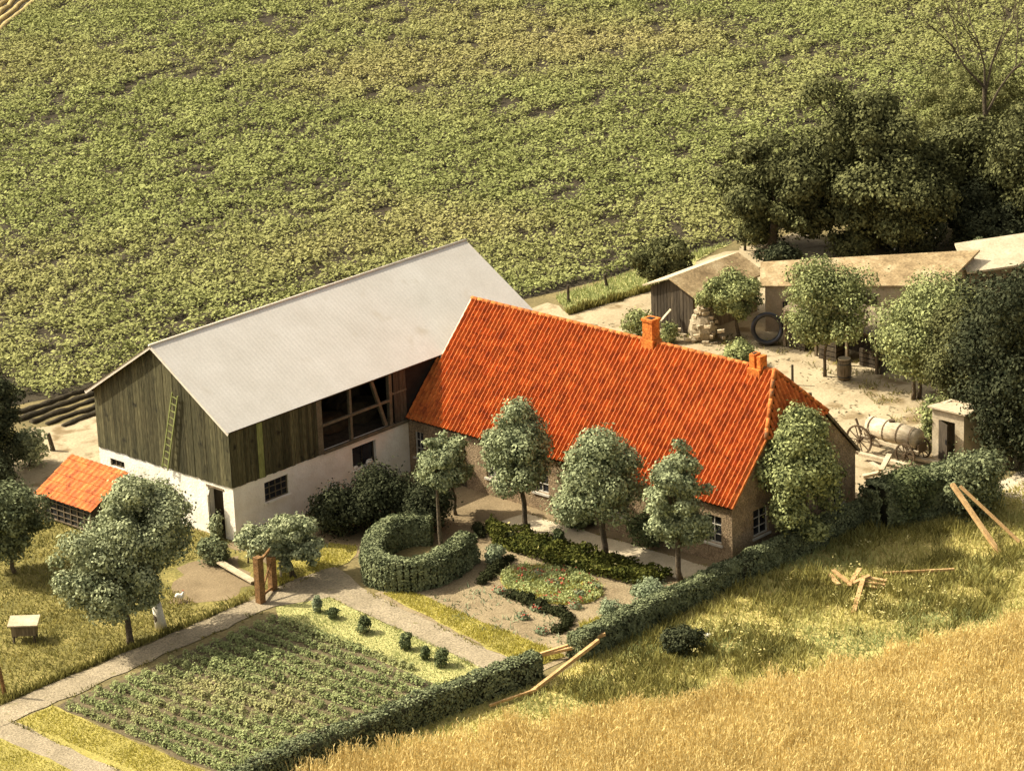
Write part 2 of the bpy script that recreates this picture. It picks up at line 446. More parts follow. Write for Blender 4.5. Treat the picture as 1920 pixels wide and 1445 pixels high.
LEAF = {
    'lime': leafmat('lime_leaf', (0.05, 0.064, 0.032), (0.45, 0.48, 0.25), 2.2, 0.14),
    'orchard': leafmat('orchard_leaf', (0.06, 0.074, 0.038), (0.49, 0.51, 0.275), 2.0, 0.15),
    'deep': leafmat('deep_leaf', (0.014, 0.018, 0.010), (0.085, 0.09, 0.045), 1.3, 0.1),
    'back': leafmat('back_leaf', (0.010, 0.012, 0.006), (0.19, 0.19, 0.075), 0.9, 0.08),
    'backlight': leafmat('back_light_leaf', (0.07, 0.075, 0.025), (0.27, 0.26, 0.10), 0.6),
    'yard': leafmat('yard_leaf', (0.04, 0.05, 0.02), (0.43, 0.45, 0.18), 2.0, 0.12),
    'hedge': leafmat('hedge_leaf', (0.045, 0.056, 0.028), (0.29, 0.31, 0.155), 1.8, 0.1),
    'box': leafmat('box_leaf', (0.018, 0.022, 0.010), (0.05, 0.052, 0.022), 2.0, 0.1),
    'bush': leafmat('bush_leaf', (0.035, 0.048, 0.022), (0.19, 0.21, 0.09), 2.0, 0.1),
    'sage': leafmat('sage_leaf', (0.13, 0.16, 0.085), (0.34, 0.37, 0.21), 2.0),
    'crop': leafmat('crop_leaf', (0.15, 0.162, 0.05), (0.325, 0.335, 0.118), 0.25, 0.1, patch=((0.315, 0.28, 0.11), 0.03, 0.56)),
    'potato': leafmat('potato_leaf', (0.12, 0.14, 0.052), (0.36, 0.39, 0.16), 0.9, 0.15, patch=((0.36, 0.33, 0.14), 0.25, 0.6)),
    'meadow': leafmat('meadow_blade', (0.30, 0.275, 0.08), (0.58, 0.51, 0.18), 0.35, 0.25, patch=((0.30, 0.33, 0.13), 0.2, 0.53)),
    'weed': leafmat('weed_blade', (0.09, 0.085, 0.025), (0.32, 0.28, 0.08), 0.6, 0.2),
    'grain': leafmat('grain_stalk', (0.52, 0.39, 0.145), (0.80, 0.645, 0.285), 0.5, 0.25),
    'yellowgrass': leafmat('yellow_blade', (0.28, 0.25, 0.045), (0.54, 0.47, 0.11), 1.0, 0.25),
    'greengrass': leafmat('green_blade', (0.24, 0.27, 0.10), (0.45, 0.47, 0.19), 0.8, 0.25),
    'orchgrass': leafmat('orchard_blade', (0.11, 0.105, 0.03), (0.40, 0.335, 0.10), 0.7, 0.25, patch=((0.17, 0.165, 0.05), .55, .56)),
    'bedgreen': leafmat('bed_leaf', (0.018, 0.026, 0.008), (0.14, 0.14, 0.03), 1.8, 0.10),
    'blossom': leafmat('white_blossom', (0.55, 0.50, 0.36), (0.80, 0.75, 0.58), 2, 0.1),
    'umbel': leafmat('cream_umbel', (0.42, 0.36, 0.12), (0.62, 0.54, 0.24), 2, 0.1),
    'redflower': leafmat('red_petal', (0.30, 0.05, 0.035), (0.48, 0.13, 0.08), 6, 0.1),
    'dry': leafmat('dry_twig', (0.10, 0.085, 0.05), (0.22, 0.18, 0.10), 2, 0.0),
}


# ------------------------------------------------------------------ ground sheets
def sheet(name, poly, z, material, jitter=0.10, kind='structure', step=0.6, seed=1):
    r = random.Random(seed)
    pts = []
    n = len(poly)
    for i in range(n):
        a, b = np.array(poly[i][:2], float), np.array(poly[(i + 1) % n][:2], float)
        L = np.linalg.norm(b - a)
        k = min(60, max(1, int(L / step)))
        nn = np.array([-(b - a)[1], (b - a)[0]]) / (L + 1e-9)
        for t in range(k):
            o = r.gauss(0, jitter) if t else 0
            q = a + (b - a) * t / k + nn * o
            pts.append((q[0], q[1], z))
    mb = MB()
    mb.add(pts, [tuple(range(len(pts)))])
    ob = mb.build(name, material)
    if kind: ob['kind'] = kind
    return ob


g = MB()
g.add([(-2500, -2500, -0.004), (2500, -2500, -0.004), (2500, 2500, -0.004), (-2500, 2500, -0.004)], [(0, 1, 2, 3)])
g.build('ground', M['earth'])['kind'] = 'structure'

FIELD_EDGE = [(-40, 24), (-5, 21.5), (6, 20.4), (9, 19.3), (31, 12.6), (36, 11.6), (45, 10.6), (58, 8.5), (80, 4), (130, -14)]
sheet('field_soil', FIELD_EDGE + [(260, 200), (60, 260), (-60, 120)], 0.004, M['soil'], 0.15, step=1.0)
ORCHARD = [(-45, -4.55), (-1.6, -4.75), (-0.6, -3.0), (-0.2, -0.2), (-0.3, 8.0), (-3.0, 12), (-30, 16), (-50, 10)]
sheet('orchard_grass', ORCHARD, 0.002, M['orchardturf'])
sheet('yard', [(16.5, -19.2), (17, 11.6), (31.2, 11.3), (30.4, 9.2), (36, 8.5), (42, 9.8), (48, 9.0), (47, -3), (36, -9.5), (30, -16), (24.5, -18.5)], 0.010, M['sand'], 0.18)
sheet('grass_verge', [(30.5, 9.2), (36, 8.5), (41, 9.8), (45, 10.4), (38, 11.2), (32, 11.4)], 0.016, M['turfgreen'], 0.12)
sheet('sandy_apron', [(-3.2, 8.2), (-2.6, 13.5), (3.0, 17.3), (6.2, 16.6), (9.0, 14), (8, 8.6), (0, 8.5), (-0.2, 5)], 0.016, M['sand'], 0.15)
sheet('court', [(-0.6, -0.0), (10, 0), (10, -17.6), (7.0, -17.9), (5.6, -16.4), (5.6, -8.2), (3.6, -5.3), (-1.2, -4.9)], 0.010, M['court'], 0.12)
sheet('garden_soil', [(-0.8, -8.2), (3.0, -9.4), (5.9, -8.0), (6.4, -15.6), (5.0, -18.0), (-1.9, -18.2)], 0.014, M['bed'], 0.08)
sheet('paved_walk', [(7.9, -7.0), (9.3, -7.2), (9.45, -17.3), (7.8, -17.3)], 0.018, M['walk'], 0.05)
sheet('meadow', [(-40, -18.6), (-13, -17.2), (-2.2, -18.9), (16.5, -19.0), (22.5, -20.8), (60, -26), (60, -80), (-40, -60)], 0.006, M['meadowground'], 0.12, step=1.0)
sheet('pale_track', [(22.8, -20.9), (25.2, -20.3), (45, -26), (42, -33), (21.6, -23.2)], 0.012, M['walk'], 0.2)
PLOT = [(-14.7, -6.6), (-4.0, -6.75), (-4.95, -17.2), (-14.9, -16.6)]
sheet('vegetable_plot', PLOT, 0.010, M['plotsoil'], 0.08)
STRIP = [(-3.7, -6.2), (-1.75, -7.2), (-3.1, -17.6), (-5.1, -17.2), (-4.3, -7.0)]
sheet('lawn_strip', STRIP, 0.014, M['turfgreen'], 0.05)
LEFTLAWN = [(-14.75, -6.4), (-15.0, -17), (-30, -17), (-30, -6.2)]
sheet('side_lawn', LEFTLAWN, 0.006, M['turf'], 0.05)
sheet('side_path', [(-16.5, -6.0), (-16.9, -17), (-17.8, -17), (-17.6, -6.0)], 0.012, M['gravel'], 0.06)
sheet('garden_path', [(0.5, -5.1), (-0.45, -8.0), (-2.0, -17.5), (-3.15, -17.6), (-1.75, -7.2), (-3.7, -6.1), (-15, -6.35), (-45, -6.1), (-45, -4.95), (-15, -5.0), (-3.6, -5.0), (-1.4, -4.75)], 0.022, M['gravel'], 0.06)
YELLOW = [(-2.2, -4.75), (1.2, -5.2), (2.6, -4.3), (2.2, -3.2), (-0.3, -2.6), (-1.0, -3.2)]
sheet('yellow_lawn', YELLOW, 0.018, M['turf'], 0.1)
sheet('bare_run', [(-3.4, -0.2), (-1.0, -1.2), (-2.5, -4.0), (-4.4, -4.2), (-6.0, -2.6)], 0.008, M['court'], 0.25)
YSTRIP = [(-0.25, -8.5), (0.55, -9.1), (-0.35, -18.0), (-1.95, -17.8)]
sheet('yellow_border', YSTRIP, 0.026, M['turf'], 0.08)
_c = np.array([4.3, -13.1])
RING = [(_c[0] + 1.55 * math.cos(t) - 0.35 * math.sin(t) * -1 * 0.3, _c[1] + 2.35 * math.sin(t)) for t in np.linspace(0, 2 * math.pi, 24, endpoint=False)]
sheet('flower_bed', RING, 0.022, M['turf'], 0.04)
BEDA = [(7.6, -6.9), (7.7, -16.4), (6.2, -16.2), (5.7, -12), (5.85, -8.6), (6.9, -7.2)]
sheet('border_bed', BEDA, 0.022, M['bed'], 0.05)
CORNERBED = [(-0.4, -18.3), (2.2, -16.4), (5.2, -17.0), (5.6, -18.2)]
sheet('corner_grass', CORNERBED, 0.020, M['turf'], 0.1)
GRAIN = [tuple(G(u, v)[:2]) for u, v in [(590, 1452), (700, 1425), (900, 1385), (1080, 1352), (1250, 1322), (1400, 1295), (1540, 1262), (1700, 1228), (1930, 1168), (2150, 1110)]] + [(30, -60), (-25, -45), (-22, -22)]
sheet('grain_ground', GRAIN, 0.010, M['stubble'], 0.1)


# ------------------------------------------------------------------ walls with openings
def wall(mb, axis, c0, c1, a0, a1, z0, z1, holes=(), mi=0):
    """axis 'x': wall between x=c0..c1 running along y a0..a1; axis 'y' the other way; holes (a0,a1,z0,z1)"""
    A = sorted({a0, a1, *[h[0] for h in holes], *[h[1] for h in holes]})
    Z = sorted({z0, z1, *[h[2] for h in holes], *[h[3] for h in holes]})
    for i in range(len(A) - 1):
        for k in range(len(Z) - 1):
            am, zm = (A[i] + A[i + 1]) / 2, (Z[k] + Z[k + 1]) / 2
            if any(h[0] < am < h[1] and h[2] < zm < h[3] for h in holes): continue
            if axis == 'x': mb.box(c0, c1, A[i], A[i + 1], Z[k], Z[k + 1], mi)
            else: mb.box(A[i], A[i + 1], c0, c1, Z[k], Z[k + 1], mi)


def window(parent, axis, c, a0, a1, z0, z1, nx, nz, frame=None, depth=0.08, fw=0.05, sill=None, bar=0.03):
    """casement: frame with glazing bars, pane behind; c = outer plane coordinate, inward +"""
    fr = frame or M['paint']
    f = MB()

    def bx(mb, p0, p1, q0, q1, d0, d1):
        if axis == 'x': mb.box(c + d0, c + d1, p0, p1, q0, q1)
        else: mb.box(p0, p1, c + d0, c + d1, q0, q1)
    bx(f, a0, a1, z0, z0 + fw, depth, depth + 0.05); bx(f, a0, a1, z1 - fw, z1, depth, depth + 0.05)
    bx(f, a0, a0 + fw, z0 + fw, z1 - fw, depth, depth + 0.05); bx(f, a1 - fw, a1, z0 + fw, z1 - fw, depth, depth + 0.05)
    for i in range(1, nx):
        a = a0 + (a1 - a0) * i / nx
        bx(f, a - bar / 2, a + bar / 2, z0 + fw, z1 - fw, depth + 0.004, depth + 0.04)
    for k in range(1, nz):
        z = z0 + (z1 - z0) * k / nz
        bx(f, a0 + fw, a1 - fw, z - bar / 2, z + bar / 2, depth + 0.008, depth + 0.036)
    o = f.build('window', fr, parent)
    p = MB()
    bx(p, a0 + 0.01, a1 - 0.01, z0 + 0.01, z1 - 0.01, depth + 0.055, depth + 0.065)
    p.build('pane', M['glass'], o)
    if sill:
        s = MB()
        bx(s, a0 - 0.08, a1 + 0.08, z0 - 0.09, z0 - 0.003, -0.07, depth + 0.02)
        s.build('sill', sill, o)
    return o


# ------------------------------------------------------------------ the barn
BW, BL, HB, HE, HR = 8.22, 17.88, 2.3, 4.92, 7.55
BT = (HR - HE) / (BW / 2)
rng = np.random.default_rng(5)
rr = random.Random(5)
barn = thing('barn', 'large barn with pale sheet roof, green boarded upper walls and whitewashed base', 'barn', (0, 0, 0))
b = MB()
wall(b, 'x', 0.0, 0.3, 0.0, BW, -0.1, HB, [(0.62, 1.52, -0.1, 2.02), (6.66, 7.55, 1.58, 1.90)])
wall(b, 'y', 0.0, 0.3, 0.3, BL, -0.1, HB, [(1.68, 3.0, 1.15, 2.0), (6.66, 8.03, 1.05, 2.02)])
wall(b, 'y', BW - 0.3, BW, 0.3, BL, -0.1, HB)
wall(b, 'x', BL - 0.3, BL, 0.3, BW - 0.3, -0.1, HB)
b.build('base_wall', M['white'], barn)
k = MB(); k.box(0.31, BL - 0.31, 0.31, BW - 0.31, HB - 0.12, HB - 0.02); k.build('loft_floor', M['darkwood'], barn)


def boards(name, axis, c, a0, a1, z0, ztop, m, wid=0.17, side=-1, seed=1):
    r = random.Random(seed)
    mb = MB()
    a = a0
    while a < a1 - 0.02:
        wdt = min(wid * r.uniform(0.8, 1.2), a1 - a)
        e = a + wdt - 0.012
        d = 0.028 + r.uniform(0, 0.014)
        zz0 = z0 - r.uniform(0, 0.05)
        za, zb = ztop(a), ztop(e)
        if axis == 'x':
            x0, x1 = c + side * d, c
            P = [(x0, a, zz0), (x0, e, zz0), (x0, e, zb), (x0, a, za)]
            off = (x1 - x0, 0, 0)
        else:
            y0, y1 = c + side * d, c
            P = [(a, y0, zz0), (e, y0, zz0), (e, y0, zb), (a, y0, za)]
            off = (0, y1 - y0, 0)
        if name == 'boarded_gable' and a < BW / 2 < e:
            mid = BW / 2
            P = [P[0], P[1], P[2], (P[0][0], mid, ztop(mid)), P[3]]
        mb.prism(P, off)
        a += wdt
    # backing skin so no light shows through the joints
    return mb.build(name, m, barn)


gz = lambda y: HE + min(y, BW - y) * BT - 0.05
boards('boarded_gable', 'x', -0.005, 0.0, BW, HB, gz, M['greenwood'], seed=3)
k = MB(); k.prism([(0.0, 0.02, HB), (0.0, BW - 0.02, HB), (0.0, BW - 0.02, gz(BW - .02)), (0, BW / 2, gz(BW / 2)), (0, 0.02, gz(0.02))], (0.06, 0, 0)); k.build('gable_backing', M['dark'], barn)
k = MB(); k.prism([(BL - 0.05, 0.02, HB), (BL - 0.05, BW - 0.02, HB), (BL - 0.05, BW - 0.02, gz(BW - .02)), (BL - 0.05, BW / 2, gz(BW / 2)), (BL - 0.05, 0.02, gz(0.02))], (0.05, 0, 0)); k.build('far_gable', M['greenwood'], barn)
fz = lambda x: HE - 0.12
boards('boarded_wall', 'y', -0.005, 0.0, 5.0, HB, fz, M['greenwood'], seed=8)
boards('boarded_wall', 'y', -0.005, 9.2, 9.95, HB + 0.05, fz, M['darkwood'], seed=9)
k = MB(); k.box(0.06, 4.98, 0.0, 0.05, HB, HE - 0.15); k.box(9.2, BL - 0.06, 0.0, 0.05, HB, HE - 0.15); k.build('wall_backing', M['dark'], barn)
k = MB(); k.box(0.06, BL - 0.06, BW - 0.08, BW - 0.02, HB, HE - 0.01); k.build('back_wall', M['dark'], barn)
k = MB(); k.box(1.42, 1.72, -0.062, -0.048, HB - 0.02, HE - 0.14); k.build('pale_board', M['palewood'], barn)
k = MB(); k.box(4.72, 5.02, -0.062, -0.048, HB - 0.02, HE - 0.14); k.build('corner_board', M['frame'], barn)
for p, q, wd, nm in [((6.69, .04, HB), (6.69, .04, HE - .15), .13, 'post'), ((8.98, .04, HB), (9.02, .04, HE - .15), .17, 'post'),
                     ((7.87, -.01, HE - .15), (8.66, -.01, HB + .18), .14, 'brace'), ((5.0, -.03, 3.50), (8.95, -.03, 3.50), .10, 'rail'),
                     ((9.05, .0, 3.72), (9.95, .0, 3.72), .08, 'rail'),
                     ((5.0, -.03, HB + .03), (10.0, -.03, HB + .03), .13, 'sill_beam')]:
    k = MB(); k.beam(p, q, wd, wd, up=(0, 1, 0.01)); k.build(nm, M['frame'], barn)
k = MB()
for i in range(14): k.blob((rr.uniform(5, 12), rr.uniform(2.0, 6), HB + 0.2), (1.2, 1.0, rr.uniform(.5, 1.3)), 10, rng=rr, rough=.15)
k.build('hay', M['hay'], barn)


def corrugated(y0, z0, y1, z1, x0, x1, per=0.2, amp=0.0014):
    mb = MB()
    d = np.array([0, y1 - y0, z1 - z0]); d /= np.linalg.norm(d)
    nn = np.array([0, -d[2], d[1]]); nn *= np.sign(nn[2])
    n = int((x1 - x0) / per * 6)
    vs, fs = [], []
    for i in range(n + 1):
        x = x0 + (x1 - x0) * i / n
        h = amp * math.sin(2 * math.pi * (x - x0) / per)
        for (yy, zz) in ((y0, z0), (y1, z1)):
            p = np.array([x, yy, zz])
            vs += [p + nn * h, p + nn * (h - 0.012)]
    for i in range(n):
        a, c = i * 4, i * 4 + 4
        fs += [(a, c, c + 2, a + 2), (a + 1, a + 3, c + 3, c + 1), (a, a + 1, c + 1, c)]
    mb.add(vs, fs)
    return mb


OE, OG = 0.256, 0.31
ez = HE - OE * BT
roof = MB()
for (y0, y1) in ((-OE, BW / 2), (BW + OE, BW / 2)):
    c = corrugated(y0, ez, y1, HR, -OG, BL + OG)
    roof.add(c.v, c.f)
roof_o = roof.build('sheet_roof', M['sheet'], barn)
k = MB(); k.tube([(-OG - .01, BW / 2, HR + .0), (BL + OG + .01, BW / 2, HR + .0)], [.06, .06], 8); k.build('ridge_cap', M['sheetedge'], roof_o, smooth=True)
for x in (-OG + 0.02, BL + OG - 0.05):
    for s in (-1, 1):
        k = MB()
        y = BW / 2 + s * (BW / 2 + OE)
        k.beam((x + .015, y, ez - .085), (x + .015, BW / 2 + s * .02, HR - .085), .03, .13, up=(0, -s * BT * 0 + 0.0, 1))
        k.build('barge_board', M['sheetedge'], roof_o)
for y in (-OE + .12, BW + OE - .12):
    k = MB(); k.box(0.0, BL, y - .02, y + .02, ez - .1, ez + .04); k.build('fascia', M['darkwood'], roof_o)
window(barn, 'y', 0.0, 1.68, 3.0, 1.15, 2.0, 4, 3, frame=M['frame'], sill=M['white'], depth=0.07, bar=.035)
window(barn, 'y', 0.0, 6.66, 8.03, 1.05, 2.02, 2, 1, frame=M['darkwood'], sill=M['white'], depth=0.14, bar=.02)
window(barn, 'x', 0.0, 6.66, 7.55, 1.58, 1.90, 3, 1, frame=M['greywood'], depth=0.06)
# stable door standing half open
dr = MB(); dr.box(0.32, 0.36, 0.63, 1.51, 0.0, 2.0); dr.build('door', M['darkwood'], barn)
dr = MB(); dr.prism([(0.0, 1.50, 0.03), (-0.42, 1.1, 0.03), (-0.42, 1.1, 1.88), (0.0, 1.50, 1.88)], (0.03, -0.04, 0)); dl = dr.build('door', M['paint'], barn); dl['label'] = 'white door leaf standing ajar'
dr = MB(); dr.box(-0.02, 0.05, 0.55, 1.6, 2.03, 2.12); dr.build('lintel', M['greywood'], barn)

# ladder hung on the gable
lad = thing('ladder', 'wooden ladder leaning aslant against the green barn gable', 'ladder', (-0.15, 3.83, HB))
p0, p1 = np.array([-0.22, 3.83, 2.33]), np.array([-0.14, 2.95, 5.68])
sd_ = np.array([0, math.cos(math.atan2(.88, 3.3)), math.sin(math.atan2(.88, 3.3))]) * 0.17
for s in (-1, 1):
    k = MB(); k.beam(p0 + sd_ * s, p1 + sd_ * s, .05, .05, up=(1, 0, 0)); k.build('rail', M['palewood'], lad)
for i in range(11):
    c = p0 + (p1 - p0) * (i + 0.5) / 11
    k = MB(); k.beam(c - sd_ * 0.86, c + sd_ * 0.86, .03, .035, up=(1, 0, 0)); k.build('rung', M['palewood'], lad)
for i, (x, s) in enumerate(((6.82, .09), (7.62, .13))):
    k = MB(); k.blob((x, 0.02, 1.05 + s * .8), (s * 1.6, s * .7, s), 8, rng=rr, rough=.1)
    tag(k.build('cloth_bundle', M['feather'], smooth=True, origin=(x, 0.02, 1.05)), ['small white bundle at the left end of the dark open barn window', 'larger white bundle at the right end of the dark open barn window'][i], 'bundle')

# ------------------------------------------------------------------ the farmhouse
XF, WH, LH, HEH, HRH, HIP, ZH, OH, OGH = 9.99, 7.9, 17.44, 2.587, 6.686, 1.09, 4.69, 0.14, 0.12
TH = (HRH - HEH) / (WH / 2)
XR = XF + WH / 2
house = thing('farmhouse', 'long brown farmhouse with bright orange pantile roof and half hipped gable', 'farmhouse', (XF, -LH, 0))
fwin = [(-0.86, -0.34), (-5.25, -4.45), (-7.9, -7.1), (-12.2, -11.4), (-14.4, -13.6), (-16.9, -16.1)]
b = MB()
wall(b, 'x', XF, XF + .3, -LH, -0.002, -0.1, HEH + .05, [(a, c, 0.78, 1.92) for a, c in fwin] + [(-3.3, -2.3, -0.1, 2.0), (-10.3, -9.2, -0.1, 2.05)])
b.build('front_wall', M['stone'], house)
b = MB()
gw = [(11.3, 12.25, 0.78, 1.9), (16.45, 17.0, 0.55, 1.7), (13.8, 14.7, 0.78, 1.9)]
wall(b, 'y', -LH, -LH + .3, XF + .3, XF + WH, -0.1, HEH, gw)
b.prism([(XF + .05, -LH, HEH), (XF + WH - .05, -LH, HEH), (XF + WH - (ZH - HEH) / TH - .05, -LH, ZH - .06), (XF + (ZH - HEH) / TH + .05, -LH, ZH - .06)], (0, .3, 0))
b.build('gable_wall', M['stone'], house)
b = MB(); wall(b, 'x', XF + WH - .3, XF + WH, -LH + .3, -0.002, -0.1, HEH + .05, [(-6, -5, -.1, 2.0), (-11, -10.2, .8, 1.8)]); b.build('rear_wall', M['stone'], house)
b = MB(); b.prism([(XF + 2.0, -0.3, 4.5), (XF + WH - 2.0, -0.3, 4.5), (XR, -0.3, HRH - .08)], (0, .04, 0)); b.build('barn_side_gable', M['stone'], house)
for a, c in fwin: window(house, 'x', XF, a, c, 0.78, 1.92, 2, 3, sill=M['paint'])
for x0, x1, z0, z1 in gw: window(house, 'y', -LH, x0, x1, z0, z1, 2, 3, sill=M['paint'])
for a, c in ((-3.3, -2.3), (-10.3, -9.2)):
    k = MB(); k.box(XF + .1, XF + .15, a, c, 0, 2.0)
    d_ = k.build('door', M['darkwood'], house)
    h = MB(); h.box(XF + .06, XF + .1, a + .1, a + .14, .95, 1.15); h.build('handle', M['iron'], d_)


def pantiles(mb, eave, sdir, nrm, adir, a0, a1, smax, smin=lambda a: 0.0, per=0.22, course=0.34, amp=0.125, rnd=None, seg=6):
    """interlocking clay tiles: one island per tile. eave + adir*a + sdir*s + nrm*h"""
    eave, sdir, nrm, adir = (np.array(q, float) for q in (eave, sdir, nrm, adir))
    n = int(round((a1 - a0) / per))
    for j in range(n):
        aj = a0 + (a1 - a0) * j / n
        am = aj + per / 2
        top = smax(am)
        nc = int(math.ceil(top / course))
        low = smin(am)
        for i in range(nc):
            s0, s1 = i * course, min((i + 1) * course + 0.05, top)
            if s1 - s0 < .06 or s0 < low - 1e-6: continue
            dz = rnd.uniform(-.004, .004); da = rnd.uniform(-.004, .004)
            vs = []
            for (s, h) in ((s0, 0.0), (s0, 0.032), (s1, 0.004)):
                for k in range(seg + 1):
                    t = k / seg
                    a = aj + t * per * 1.02 + da
                    wv = amp * (0.5 + 0.5 * math.cos(2 * math.pi * (t - 0.28))) ** 1.2
                    vs.append(eave + adir * a + sdir * s + nrm * (h + wv + dz))
            fs = []
            for r_ in range(2):
                for k in range(seg):
                    q = r_ * (seg + 1) + k
                    fs.append((q, q + 1, q + seg + 2, q + seg + 1))
            mb.add(vs, fs)


rt = MB()
rnd = random.Random(11)
ca, sa = 1 / math.hypot(1, TH), TH / math.hypot(1, TH)
SL = (WH / 2 + OH) / ca                                     # slope length eave to ridge
hipk = (HRH - ZH) / HIP


def smax_front(a):                                          # a = distance from barn wall
    y = -a
    lim = -LH - OGH + HIP
    if y >= lim: return SL
    return (HRH - (lim - y) * hipk - (HEH - OH * TH)) / sa


EZH = HEH - OH * TH
smin_f = lambda a: 0.0
A1 = LH + OGH
pantiles(rt, (XF - OH, 0, EZH), (ca, 0, sa), (-sa, 0, ca), (0, -1, 0), 0.27, A1, smax_front, rnd=rnd)
pantiles(rt, (XF - OH, 0, EZH), (ca, 0, sa), (-sa, 0, ca), (0, -1, 0), 0.05, 0.27, lambda a: 2.95, rnd=rnd)
pantiles(rt, (XF + WH + OH, 0, EZH), (-ca, 0, sa), (sa, 0, ca), (0, -1, 0), 0.27, A1, smax_front, rnd=rnd, seg=3)
# half hip
hx = (HRH - ZH) / TH
hl = math.hypot(HIP, HRH - ZH)
hd = np.array([0, HIP, HRH - ZH]) / hl
hn = np.array([0, -(HRH - ZH), HIP]) / hl
pantiles(rt, (XR, -LH - OGH - .04, ZH - .04), hd, hn, (1, 0, 0), -hx, hx, lambda a: hl * max(0, 1 - abs(a) / hx), rnd=rnd)
# under-battens that close the roof below the tiles
for pts in ([(XF - OH, -.3, EZH), (XF - OH, -A1, EZH), (XF + hx * 0 + (ZH - HEH) / TH, -A1, ZH), (XR, -A1 + HIP, HRH), (XR, -.3, HRH)],
            [(XF + WH + OH, -.3, EZH), (XR, -.3, HRH), (XR, -A1 + HIP, HRH), (XF + WH - (ZH - HEH) / TH, -A1, ZH), (XF + WH + OH, -A1, EZH)]):
    rt.add([np.array(p) - (0, 0, .03) for p in pts], [tuple(range(len(pts)))], 1)
rt.add([(XF + (ZH - HEH) / TH, -A1, ZH - .03), (XF + WH - (ZH - HEH) / TH, -A1, ZH - .03), (XR, -A1 + HIP, HRH - .03)], [(0, 1, 2)], 1)
hroof = rt.build('pantile_roof', [M['tile'], M['darkwood']], house)


def caps(mb, p, q, step=0.38, r=0.08):
    p, q = np.array(p, float), np.array(q, float)
    L = np.linalg.norm(q - p); n = max(1, int(L / step)); d = (q - p) / L
    for i in range(n):
        a = p + d * (L * i / n); c = p + d * (L * (i + 1) / n + .03)
        mb.tube([a, c], [r * 1.08, r * .93], 8)


k = MB(); caps(k, (XR, -0.22, HRH + .06), (XR, -A1 + HIP, HRH + .06)); k.build('ridge_cap', M['ridge'], hroof, smooth=True)
for s in (-1, 1):
    k = MB(); caps(k, (XR + s * hx * 1.02, -A1 - .02, ZH + .05), (XR, -A1 + HIP, HRH + .08), r=.095); k.build('hip_cap', M['ridge'], hroof, smooth=True)
k = MB(); k.beam((XF - OH, -A1 - .01, EZH + .02), (XF + (ZH - HEH) / TH, -A1 - .01, ZH + .0), .05, .1); k.build('verge_board', M['ridge'], hroof)
k = MB(); k.beam((XF + WH + OH, -A1 - .01, EZH + .02), (XF + WH - (ZH - HEH) / TH, -A1 - .01, ZH + .0), .05, .1); k.build('verge_board', M['greywood'], hroof)
k = MB(); k.beam((XF + .02, -.245, 4.62), (XR, -.235, HRH + .05), .05, .16); 
# white mortar verge beside the barn roof
k = MB(); k.beam((XF - OH + 2.9 * ca, -.24, EZH + 2.9 * sa + .06), (XR, -.24, HRH + .06), .06, .07); k.build('mortar_verge', M['paint'], hroof)
# chimneys
ch = MB()
ch.box(XR - .30, XR + .28, -10.50, -9.88, HRH - .7, HRH + .16)
ch.box(XR - .25, XR + .23, -10.44, -9.94, HRH + .16, HRH + .93)
ch.box(XR - .29, XR + .27, -10.48, -9.90, HRH + .93, HRH + 1.03)
c_ = ch.build('chimney', M['orangebrick'], hroof)
k = MB(); k.box(XR - .16, XR + .14, -10.35, -10.03, HRH + 1.0, HRH + 1.036); k.build('flue', M['soot'], c_)
ch = MB()
ch.box(XR - .36, XR + .22, -16.0, -15.38, HRH - .7, HRH + .05)
ch.box(XR - .24, XR + .18, -15.66, -15.41, HRH + .05, HRH + .60)
ch.box(XR - .24, XR + .18, -15.97, -15.78, HRH + .05, HRH + .56)
c_ = ch.build('chimney', M['orangebrick'], hroof)
k = MB(); k.box(XR - .16, XR + .10, -15.6, -15.47, HRH + .55, HRH + .61); k.build('flue', M['soot'], c_)

# ------------------------------------------------------------------ the little lean-to by the orchard
sh = thing('lean_to', 'small lean-to with orange tiled roof and glazed front left of barn', 'lean-to', (-2.4, 6.8, 0))
b = MB()
b.box(-3.1, -1.3, 8.25, 8.4, 0, 1.15); b.box(-3.1, -1.3, 5.1, 5.25, 0, 1.15); b.box(-1.4, -1.28, 5.25, 8.25, 0, 2.05)
b.prism([(-3.1, 8.25, 1.15), (-1.3, 8.25, 1.15), (-1.3, 8.25, 2.05)], (0, .15, 0)); b.prism([(-3.1, 5.1, 1.15), (-1.3, 5.1, 1.15), (-1.3, 5.1, 2.05)], (0, .15, 0))
b.build('wall', M['darkwood'], sh)
rl = MB()
e0 = np.array([-3.3, 8.55, 1.10]); e1 = np.array([-1.2, 8.55, 2.2]); d_ = (e1 - e0); ll = np.linalg.norm(d_); d_ /= ll
pantiles(rl, e0, d_, (-d_[2], 0, d_[0]), (0, -1, 0), 0, 3.60, lambda a: ll, per=.30, course=.42, amp=.035, rnd=rnd)
rl.add([e0 - (0, 0, .02), e0 - (0, 3.60, .02), e1 - (0, 3.60, .02), e1 - (0, 0, .02)], [(0, 1, 2, 3)], 1)
rl.build('tiled_roof', [M['tile'], M['darkwood']], sh)
window(sh, 'x', -3.14, 5.25, 8.25, 0.1, 1.10, 7, 4, frame=M['greywood'], depth=0.02, bar=.035)

